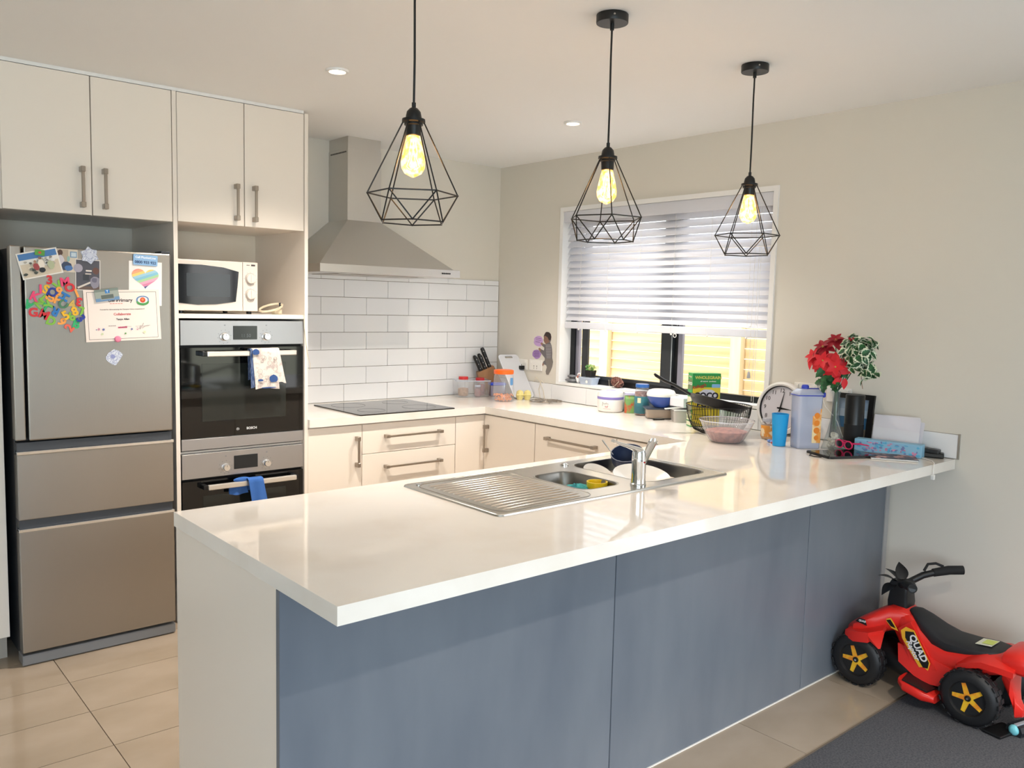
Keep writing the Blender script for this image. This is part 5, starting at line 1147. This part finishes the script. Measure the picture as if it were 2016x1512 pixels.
# dark green leaves under the blooms
for k in range(34):
    p = Vector((-.225 + rn.uniform(-.03, .02), -2.560 + rn.uniform(-.055, .04), 1.215 + rn.uniform(-.03, .045)))
    obj('leaf', leaf_mb(rn.uniform(.045, .062), rn.uniform(.012, .016), frame(p, Vector((-.7, rn.uniform(-.5, .5), .3)), rn.uniform(160, 380)), .3, 1), GRN, t, 60)
for p in ((-.205, -2.66, 1.30), (-.2, -2.64, 1.35), (-.215, -2.62, 1.28), (-.21, -2.69, 1.33)):
    obj('stem', MB().tube([p, (vx + (p[0] - vx) * .3, vy + (p[1] - vy) * .3, 1.19), (vx + rn.uniform(-.006, .006), vy + rn.uniform(-.006, .006), 1.145), (vx + rn.uniform(-.009, .009), vy + rn.uniform(-.009, .009), 1.0)], .0022, 6), GSTEM, t, True)
obj('bare_twig', MB().tube([(-.21, -2.665, 1.262), (-.215, -2.685, 1.235), (-.215, -2.690, 1.20), (-.218, -2.697, 1.175)], .0014, 5), mat('twig_brown', '8a6a52', .7), t, True)
for k in range(3): obj('berry', MB().sphere((-.245, -2.640 - .008 * k, 1.385 - .006 * (k % 2)), .0055, 8, 6), REDD, t, True)

# smart speaker and picture frame
t = thing('smart_speaker', 'black cylindrical smart speaker in front of the picture frame', 'speaker', (-.105, -2.612, .9))
obj('body', MB().lathe([(0, 0), (.039, 0), (.0405, .002), (.0405, .232), (.039, .235), (0, .235)], (-.108, -2.612, .9006), 40), BPLAS, t, True)
obj('perforated_band', MB().lathe([(.0407, .006), (.0410, .007), (.0410, .105), (.0407, .106)], (-.108, -2.612, .9006), 40, None, False), mat('mesh_black', '0c0c0e', .7), t, True)
obj('light_ring', MB().tube([(-.108 + .036 * cos(a), -2.612 + .036 * sin(a), 1.1360) for a in [2 * pi * k / 32 for k in range(32)]], .0015, 6, None, True), DGREY, t)
t = thing('picture_frame', 'black picture frame leaning on the wall behind the smart speaker', 'picture frame', (-.03, -2.555, .9))
PF = T(-.034, -2.558, .9012) @ FX @ RX(-8)
obj('frame', grid_solid([-.095, -.072, .072, .095], [0, .023, .207, .230], lambda u, v: -.072 < u < .072 and .023 < v < .207, 0, .014, lambda u, v, w_: tuple(PF @ Vector((u, v, w_)))), BPLAS, t)
obj('photo', MB().box(-.072, .072, .023, .207, .001, .004, 0, 2, PF), mat('print_seaside', '8aa0b8', .3), t)
for z0, z1, c_ in ((.023, .075, '6c665c'), (.075, .125, '2f5f86'), (.125, .160, '9fb2c4')): obj('photo_print', MB().box(-.0715, .0715, z0, z1, .004, .0044, 0, 2, PF), mat('print_' + c_, c_, .4), t)
# papers, tissue/pencil box, remotes
t = thing('paper_pile', 'white papers standing upright behind the patterned box', 'papers', (-.09, -2.77, .9))
for k, (dx, dy, dz, rr) in enumerate(((0, 0, 0, 0), (.006, -.012, -.008, -2), (.012, .006, .004, 1.5), (-.006, -.004, -.050, -1))):
    P4 = T(-.066 + dx, -2.778 + dy, .9015 + .075) @ FX @ RX(-9) @ RZ(rr)
    hgt = .152 + dz if k < 3 else .10
    obj('sheet', MB().prism(rrect(.200, hgt, .004, 1, 0, (hgt - .150) / 2), 0, .0008, P4), mat('paper_%d' % k, ('e6e3ea', 'dedbe2', 'ece9ee', 'e9e7ec')[k], .7), t)
obj('red_print', text('79290', .010, .0002, .0002, T(-.0715, -2.838, .9015 + .05) @ FX @ RX(-9)), mat('print_pinkred', 'c58a94', .6), t)
BXa, BXb = Vector((-.178, -2.655, .9008)), Vector((-.128, -2.920, .9008)); ang = math.degrees(math.atan2(BXb.y - BXa.y, BXb.x - BXa.x)); BL_ = (BXb - BXa).length
t = thing('patterned_box', 'long low light blue box with pink and blue print in front of the papers', 'box', (-.15, -2.79, .9))
BM = T(*BXa) @ RZ(ang)
obj('carton', MB().box(0, BL_, 0, .050, 0, .055, .002, 1, BM), mat('box_lightblue', '8fc0dc', .45), t)
rn = random.Random(17); pm = [MB() for _ in range(3)]
for k in range(70):
    x, z = rn.uniform(.012, BL_ - .012), rn.uniform(.006, .049); q = k % 3
    pm[q].prism(blob(0, 0, rn.uniform(.003, .010), rn.uniform(.002, .006), 7, .3, k + 200), 0, .0004 + .0001 * q, BM @ T(x, -.0002, z) @ FY)
for m_, c_, nm_ in zip(pm, ('d98fb0', '7a86b8', '5fb4d8'), ('pink_print', 'violet_print', 'blue_print')): tag(obj(nm_, m_, mat('print_' + c_, c_, .5), t), kind='stuff')
solo('remote_control', MB().box(-.085, .085, -.022, .022, 0, .022, .005, 2, T(-.060, -2.890, .9006) @ RZ(-68)), BPLAS, 'black remote control lying under the other one at the worktop end', 'remote control')
t = solo('remote_control', MB().box(-.080, .080, -.020, .020, 0, .018, .004, 2, T(-.062, -2.880, .9232) @ RZ(-80) @ RY(3)), mat('dark_remote', '232427', .4), 'black remote control resting on top of the lower remote', 'remote control')
# tablet, magazine, sunglasses, cable
QM = T(-.365, -2.672, .9008) @ RZ(32)
t = thing('tablet', 'black tablet lying flat in front of the vase', 'tablet', (-.365, -2.67, .9))
TPa = Vector((-.330, -2.680, .9008)); TM2 = T(*TPa) @ RZ(-26)
obj('case', MB().prism(rrect(.235, .165, .014, 4), 0, .008, TM2), BPLAS, t); obj('screen', MB().prism(rrect(.222, .150, .004, 3), .008, .0092, TM2), BLKGL, t)
solo('case_cord', MB().tube([(-.43, -2.60, .9030), (-.465, -2.612, .9030), (-.478, -2.64, .9030), (-.468, -2.668, .9030)], .0022, 6), BPLAS, 'short black cord curling at the left end of the tablet', 'cord', smooth=True)
t = thing('magazine', 'dark magazine with a pinkish cover lying beside the tablet at the worktop end', 'magazine', (-.22, -2.85, .9))
MG = T(-.215, -2.842, .9008) @ RZ(-58)
obj('pages', MB().box(-.088, .088, -.060, .060, 0, .006, .001, 1, MG), PAPER, t); obj('cover', MB().box(-.090, .090, -.062, .062, .006, .0075, 0, 2, MG), mat('magazine_cover', '3a3032', .4, noise=('d4a090', 22, (1, 1, 1), .5, .62)), t)
t = thing('sunglasses', 'pink child sunglasses lying by the vase foot', 'sunglasses', (-.19, -2.65, .9))
GM = T(-.238, -2.640, .9295) @ FX @ RY(-18)
PK = mat('hot_pink_plastic', 'e8306a', .25)
for sx__ in (-1, 1):
    obj('lens_rim', MB().tube([(sx__ * .026 + .021 * cos(a), .016 * sin(a) + .002, 0) for a in [2 * pi * k / 24 for k in range(24)]], .0032, 6, GM, True), PK, t, True)
    obj('lens', MB().prism(circle(.020, 20, sx__ * .026, .002, .015), -.001, .001, GM), mat('dark_lens', '1a1216', .08), t)
    obj('temple_arm', MB().tube([(sx__ * .048, .012, 0), (sx__ * .050, .010, -.04), (sx__ * .048, -.002, -.10)], [.004, .0035, .002], 6, GM), PK, t, True)
obj('bridge', MB().tube([(-.008, .008, .001), (0, .011, .002), (.008, .008, .001)], .0032, 6, GM), PK, t, True)
solo('charging_cable', MB().tube([(-.105, -2.83, .9035), (-.12, -2.93, .9035), (-.155, -2.975, .9035), (-.20, -3.003, .9035), (-.225, -3.012, .898), (-.232, -3.014, .88), (-.232, -3.014, .862)], .0022, 8), WPLAS, 'white charging cable curling over the worktop edge', 'cable', smooth=True)
solo('cable_plug', MB().box(-.240, -.224, -3.0205, -3.0085, .842, .862, .002), WPLAS, 'small white connector hanging at the end of the charging cable', 'plug')
solo('speaker_flex', MB().tube([(-.012, -2.40, 1.10), (-.03, -2.43, 1.06), (-.04, -2.47, 1.03), (-.045, -2.50, 1.0), (-.05, -2.53, .94), (-.06, -2.56, .905)], .0016, 6), WPLAS, 'thin white flex running from the wall socket to the smart speaker', 'cord', smooth=True)
# ================================================================ RIDE-ON QUAD
QX = -.29
QR = mat('quad_red', 'd92a22', .28); TY = mat('tyre_black', '1c1c1e', .5); QB = mat('quad_black', '18181a', .4)
q = thing('ride_on_quad', 'red and black plastic ride-on toy quad bike parked against the wall', 'ride-on toy', (QX, -3.07, 0))
def sup(cx, cz, hx, hz, y, n=20, p=.6):     # superellipse section in the xz plane
    return [(cx + hx * (abs(cos(a)) ** p) * (1 if cos(a) >= 0 else -1), y, cz + hz * (abs(sin(a)) ** p) * (1 if sin(a) >= 0 else -1)) for a in [2 * pi * k / n for k in range(n)]]
def wheel(x, y, side, r=.102, wd=.072):
    M = T(x, y, r + .004) @ RY(90 * side)            # local z points outwards
    pr = [(.030, 0), (.060, .002), (r - .022, .004), (r - .008, .010), (r, .020), (r, wd - .018), (r - .008, wd - .008), (r - .022, wd - .001), (.064, wd - .003), (.060, wd - .014), (.020, wd - .016)]
    wl = obj('wheel', MB().lathe([(a, b - wd) for a, b in pr], (0, 0, 0), 36, M), TY, q, True)
    tr = MB()
    for k in range(20):
        for e, zz in ((0, -.022), (1, -wd + .022)):
            A = M @ RZ(18 * k + 9 * e); tr.box(r - .003, r + .003, -.009, .009, zz - .011, zz + .011, .001, 1, A)
    tag(obj('tread', tr, TY, wl), kind='stuff')
    st = []; n_ = 5
    for k in range(n_):
        a = 2 * pi * k / n_ + .35
        for da, rr in ((-.63, .017), (-.13, .056), (.13, .056)): st.append((rr * cos(a + da), rr * sin(a + da)))
    obj('hub_star', MB().prism(st, -.0150, -.0135, M), mat('hub_star_orange', 'e88a2a', .4, noise=('f2c030', 26, (1, 1, 1), .42, .58)), wl)
    obj('hub_cap', MB().lathe([(0, 0), (.011, 0), (.011, .004), (.006, .006), (0, .006)], (0, 0, -.014), 16, M), BPLAS, wl, True)
    obj('axle_nut', MB().cyl((0, 0, -.0078), .0045, .002, 8, M), CHROME, wl)
    return wl
FY_, RY_ = -2.856, -3.282
wheel(-.462, FY_, -1); wheel(-.118, FY_, 1); wheel(-.462, RY_, -1); wheel(-.118, RY_, 1)
for y in (FY_, RY_): obj('axle', MB().tube([(-.40, y, .106), (-.18, y, .106)], .012, 10), QB, q)
obj('chassis', MB().loft([sup(QX, .115, .060, .030, -2.82), sup(QX, .125, .075, .045, -2.90), sup(QX, .10, .10, .04, -3.02), sup(QX, .10, .10, .04, -3.20), sup(QX, .125, .06, .04, -3.33)]), QB, q, True)
# main body: nose, cowl, spine, rear deck
body = [(-2.955, .270, .060, .050), (-2.985, .250, .075, .072), (-3.020, .225, .084, .090), (-3.060, .195, .090, .088), (-3.110, .175, .094, .075), (-3.170, .180, .098, .062), (-3.240, .200, .104, .050), (-3.300, .218, .110, .044), (-3.360, .236, .112, .040), (-3.405, .250, .098, .034), (-3.430, .255, .072, .022)]
obj('main_body', MB().loft([sup(QX, cz, hx, hz, y) for y, cz, hx, hz in body]), QR, q, True)
cowl = [(-2.775, .196, .060, .012), (-2.790, .205, .110, .024), (-2.825, .222, .140, .036), (-2.865, .242, .138, .046), (-2.905, .262, .112, .054), (-2.940, .280, .085, .055), (-2.980, .285, .070, .050), (-3.010, .283, .056, .035)]
obj('front_cowl', MB().loft([sup(QX, cz, hx, hz, y) for y, cz, hx, hz in cowl]), QR, q, True)
for s_ in (-1, 1):
    fp = [(.080, -2.790, .206), (.150, -2.800, .212), (.178, -2.850, .226), (.170, -2.905, .235), (.120, -2.940, .245), (.080, -2.935, .262), (.082, -2.86, .272)]
    up_ = [(QX + s_ * a, b, c_) for a, b, c_ in fp]; lo_ = [(QX + s_ * (a if i in (0, 4, 5, 6) else a + .004), b, c_ - (.024 if i not in (2, 3) else .040)) for i, (a, b, c_) in enumerate(fp)]
    obj('front_fender', MB().loft([lo_, up_]), QR, q, 40)
    obj('fender_tip', MB().loft([[(QX + s_ * .172, -2.905, .222), (QX + s_ * .120, -2.945, .232), (QX + s_ * .10, -2.93, .245), (QX + s_ * .165, -2.87, .225)], [(QX + s_ * .176, -2.952, .186), (QX + s_ * .168, -2.956, .187), (QX + s_ * .168, -2.948, .190), (QX + s_ * .174, -2.945, .188)]]), QR, q, 40)
    rf = [(-3.215, .185, .02), (-3.25, .214, .035), (-3.31, .238, .045), (-3.37, .238, .045), (-3.415, .232, .035)]
    obj('rear_fender', MB().loft([[(QX + s_ * .085, y, z), (QX + s_ * (.10 + w_), y, z - .012), (QX + s_ * (.10 + w_), y, z + .010), (QX + s_ * .085, y, z + .026)] for y, z, w_ in rf]), QR, q, 40)
    obj('foot_rest', MB().loft([sup(QX + s_ * .135, .088, .042, .016, -3.035), sup(QX + s_ * .150, .080, .048, .022, -3.06), sup(QX + s_ * .150, .066, .048, .022, -3.13), sup(QX + s_ * .135, .058, .040, .016, -3.17)]), QR, q, True)
    obj('foot_pad', MB().loft([[(QX + s_ * .110, -3.045, .104), (QX + s_ * .188, -3.055, .100), (QX + s_ * .190, -3.150, .086), (QX + s_ * .112, -3.155, .082)], [(QX + s_ * .110, -3.045, .109), (QX + s_ * .188, -3.055, .105), (QX + s_ * .190, -3.150, .091), (QX + s_ * .112, -3.155, .087)]]), QB, q)
    obj('side_skirt', MB().loft([[(QX + s_ * .075, -2.985, .20), (QX + s_ * .085, -2.985, .20), (QX + s_ * .105, -3.0, .135), (QX + s_ * .095, -3.0, .135)], [(QX + s_ * .085, -3.10, .19), (QX + s_ * .098, -3.10, .19), (QX + s_ * .125, -3.10, .09), (QX + s_ * .112, -3.10, .09)], [(QX + s_ * .09, -3.20, .17), (QX + s_ * .102, -3.20, .17), (QX + s_ * .110, -3.19, .095), (QX + s_ * .10, -3.19, .095)]]), QR, q, 40)
obj('rear_tail', MB().loft([sup(QX, .258, .105, .036, -3.365), sup(QX, .262, .118, .046, -3.405), sup(QX, .260, .116, .046, -3.445), sup(QX, .252, .10, .036, -3.475), sup(QX, .248, .07, .015, -3.488)]), QR, q, True)
obj('rear_strut', MB().loft([sup(QX - .03, .205, .060, .030, -3.365), sup(QX - .04, .165, .058, .045, -3.395), sup(QX - .045, .120, .036, .040, -3.405), sup(QX - .05, .088, .034, .034, -3.412), sup(QX - .05, .078, .016, .016, -3.432)]), QR, q, True)
# seat
seat = [(-2.998, .322, .030, .008), (-3.020, .314, .048, .016), (-3.060, .280, .068, .036), (-3.110, .252, .080, .040), (-3.160, .240, .088, .034), (-3.230, .245, .090, .026), (-3.300, .256, .086, .020), (-3.345, .262, .064, .014), (-3.360, .263, .040, .006)]
obj('seat', MB().loft([sup(QX, cz, hx, hz, y, 20, .7) for y, cz, hx, hz in seat]), mat('seat_black', '222225', .55), q, True)
obj('seat_label', MB().box(-.040, .040, -.028, .028, 0, .0012, 0, 2, T(QX - .005, -3.280, .2775) @ RX(-6)), mat('label_white', 'dcdcc8', .5), q)
obj('seat_label', MB().box(-.040, -.002, -.026, .026, .0012, .0018, 0, 2, T(QX - .005, -3.268, .2780) @ RX(-6) @ RZ(90)), mat('label_lime', 'c9d46a', .5), q)
# steering column and handlebar
obj('steering_column', MB().loft([[(QX + x, -2.950 + y, z) for x, y in rrect(w_, d_, .012, 3)] for w_, d_, z in ((.082, .078, .318), (.086, .080, .345), (.078, .072, .385), (.085, .080, .410), (.070, .066, .428))]), QB, q, 50)
for (x, y, z, L_, a, b) in ((-.015, -2.935, .418, .080, 140, -38), (.010, -2.945, .420, .085, 40, -62), (-.030, -2.935, .415, .075, 160, 12), (.0, -2.94, .418, .07, 100, -55)):
    obj('windscreen_fin', leaf_mb(L_, .025, T(QX + x, y, z) @ RZ(a) @ RY(b), .35), QB, q, 60)
obj('handlebar', MB().tube([(QX - .150, -3.055, .452), (QX - .085, -3.000, .440), (QX - .04, -2.965, .420), (QX + .04, -2.965, .420), (QX + .075, -2.995, .445), (QX + .135, -3.050, .468)], .0135, 12), QB, q, True)
for s_ in (-1, 1):
    a_ = (QX + s_ * .135, -3.048, .465 if s_ > 0 else .449); b_ = (QX + s_ * .185, -3.105, .473)
    if s_ > 0:
        obj('hand_grip', MB().tube([(QX + .105, -3.022, .457), (QX + .150, -3.065, .470), (QX + .185, -3.105, .474)], [.016, .018, .018], 14), mat('grip_rubber', '1b1b1c', .8), q, True)
        obj('brake_lever', MB().tube([(QX + .085, -2.995, .462), (QX + .105, -3.0, .487), (QX + .125, -3.022, .492), (QX + .142, -3.045, .482)], .0055, 8), QB, q, True)
    else:
        obj('hand_grip', MB().tube([(QX - .085, -3.000, .440), (QX - .120, -3.030, .448), (QX - .150, -3.055, .452)], [.016, .018, .018], 14), mat('grip_rubber', '1b1b1c', .8), q, True)
# printed decals: on a side plane following the body's left flank
def side_decal(name, poly, y, z, x, rot, m, tiltz=0):
    M = T(x, y, z) @ Matrix(((0, 0, -1, 0), (-1, 0, 0, 0), (0, 1, 0, 0), (0, 0, 0, 1))) @ RX(tiltz) @ RZ(rot)
    mb = poly.xf(M) if isinstance(poly, MB) else MB().prism(poly, 0, .0012, M)
    return obj(name, mb, m, q)
YEL = mat('decal_yellow', 'f0b030', .4); WHT = mat('decal_white', 'e8e4e4', .4)
pl_ = obj('side_plate', MB().loft([[(QX - .092, -2.985, .262), (QX - .092, -3.030, .300), (QX - .060, -3.030, .300), (QX - .060, -2.985, .262)], [(QX - .108, -3.070, .105), (QX - .106, -3.145, .150), (QX - .08, -3.145, .150), (QX - .08, -3.070, .105)]]), QR, q, 30)
side_decal('decal', [(-.080, -.022), (-.052, -.032), (.078, -.022), (.086, .004), (.064, .026), (-.064, .028), (-.086, .004)], -3.066, .208, QX - .1085, -57, YEL, 0)
side_decal('decal', [(-.072, -.006), (-.050, -.018), (.070, -.008), (.078, .008), (.060, .023), (-.060, .024)], -3.066, .208, QX - .1100, -57, BPLAS, 0)
side_decal('decal_lettering', text('QUAD', .036, .0006, .0010), -3.075, .2135, QX - .1118, -57, WHT)
side_decal('decal_lettering', text('Raptor', .027, .0006, .0006, None, .3), -3.055, .2005, QX - .1120, -57, WHT)
side_decal('decal', [(-.030, -.010), (.010, -.012), (.034, .002), (.004, .010), (-.020, .014)], -2.958, .268, QX - .0870, -40, YEL)
side_decal('decal', [(-.022, -.006), (.006, -.008), (.022, .002), (.0, .007), (-.014, .009)], -2.956, .269, QX - .0885, -40, BPLAS)
side_decal('decal', [(-.026, -.006), (.024, -.012), (.010, .010), (-.014, .010)], -2.862, .262, QX - .1395, 0, BPLAS, -30)
side_decal('decal_lettering', text('QUAD', .010, .0004, .0003), -2.864, .264, QX - .1415, 0, WHT, -30)
side_decal('decal', [(-.040, -.004), (.040, -.003), (.020, .004), (-.022, .005)], -3.300, .236, QX - .1125, 3, YEL)
side_decal('decal', [(-.020, -.002), (.046, -.002), (.024, .003)], -3.305, .237, QX - .1140, 3, BPLAS)

# black toy train part with a turquoise whistle, at the right edge of the frame
t = thing('toy_vehicle', 'dark toy vehicle with a light blue end piece on the carpet behind the quad', 'toy', (-.33, -3.43, .004))
VM = T(-.310, -3.440, .0045) @ RZ(-14)
obj('hull', MB().loft([[(x, y, z) for y, z in ((-.026, .002), (.026, .002), (.030, .018), (.022, .036), (-.022, .036), (-.030, .018))] for x in (-.082, .12)], M=VM), mat('toy_charcoal', '23262b', .4), t)
obj('end_cap', MB().sphere((-.082, 0, .020), .019, 14, 10, (.7, 1, 1), VM), mat('turquoise_plastic', '7fd0dc', .3), t, True)
obj('grey_rail', MB().box(-.080, .110, -.010, .004, .036, .041, .001, 1, VM), mat('toy_grey', '9aa0a8', .4), t)
for x in (-.045, .0, .05): obj('toy_wheel', MB().cyl((0, 0, 0), .012, .006, 14, VM @ T(x, -.030, .013) @ RX(90)), mat('toy_grey', '9aa0a8', .4), t)
solo('black_pad', MB().box(-.075, .045, -.035, .035, 0, .010, .003, 2, T(-.385, -3.385, .0045) @ RZ(-12)), BPLAS, 'small flat black pad on the carpet under the rear wheel of the quad', 'toy part')
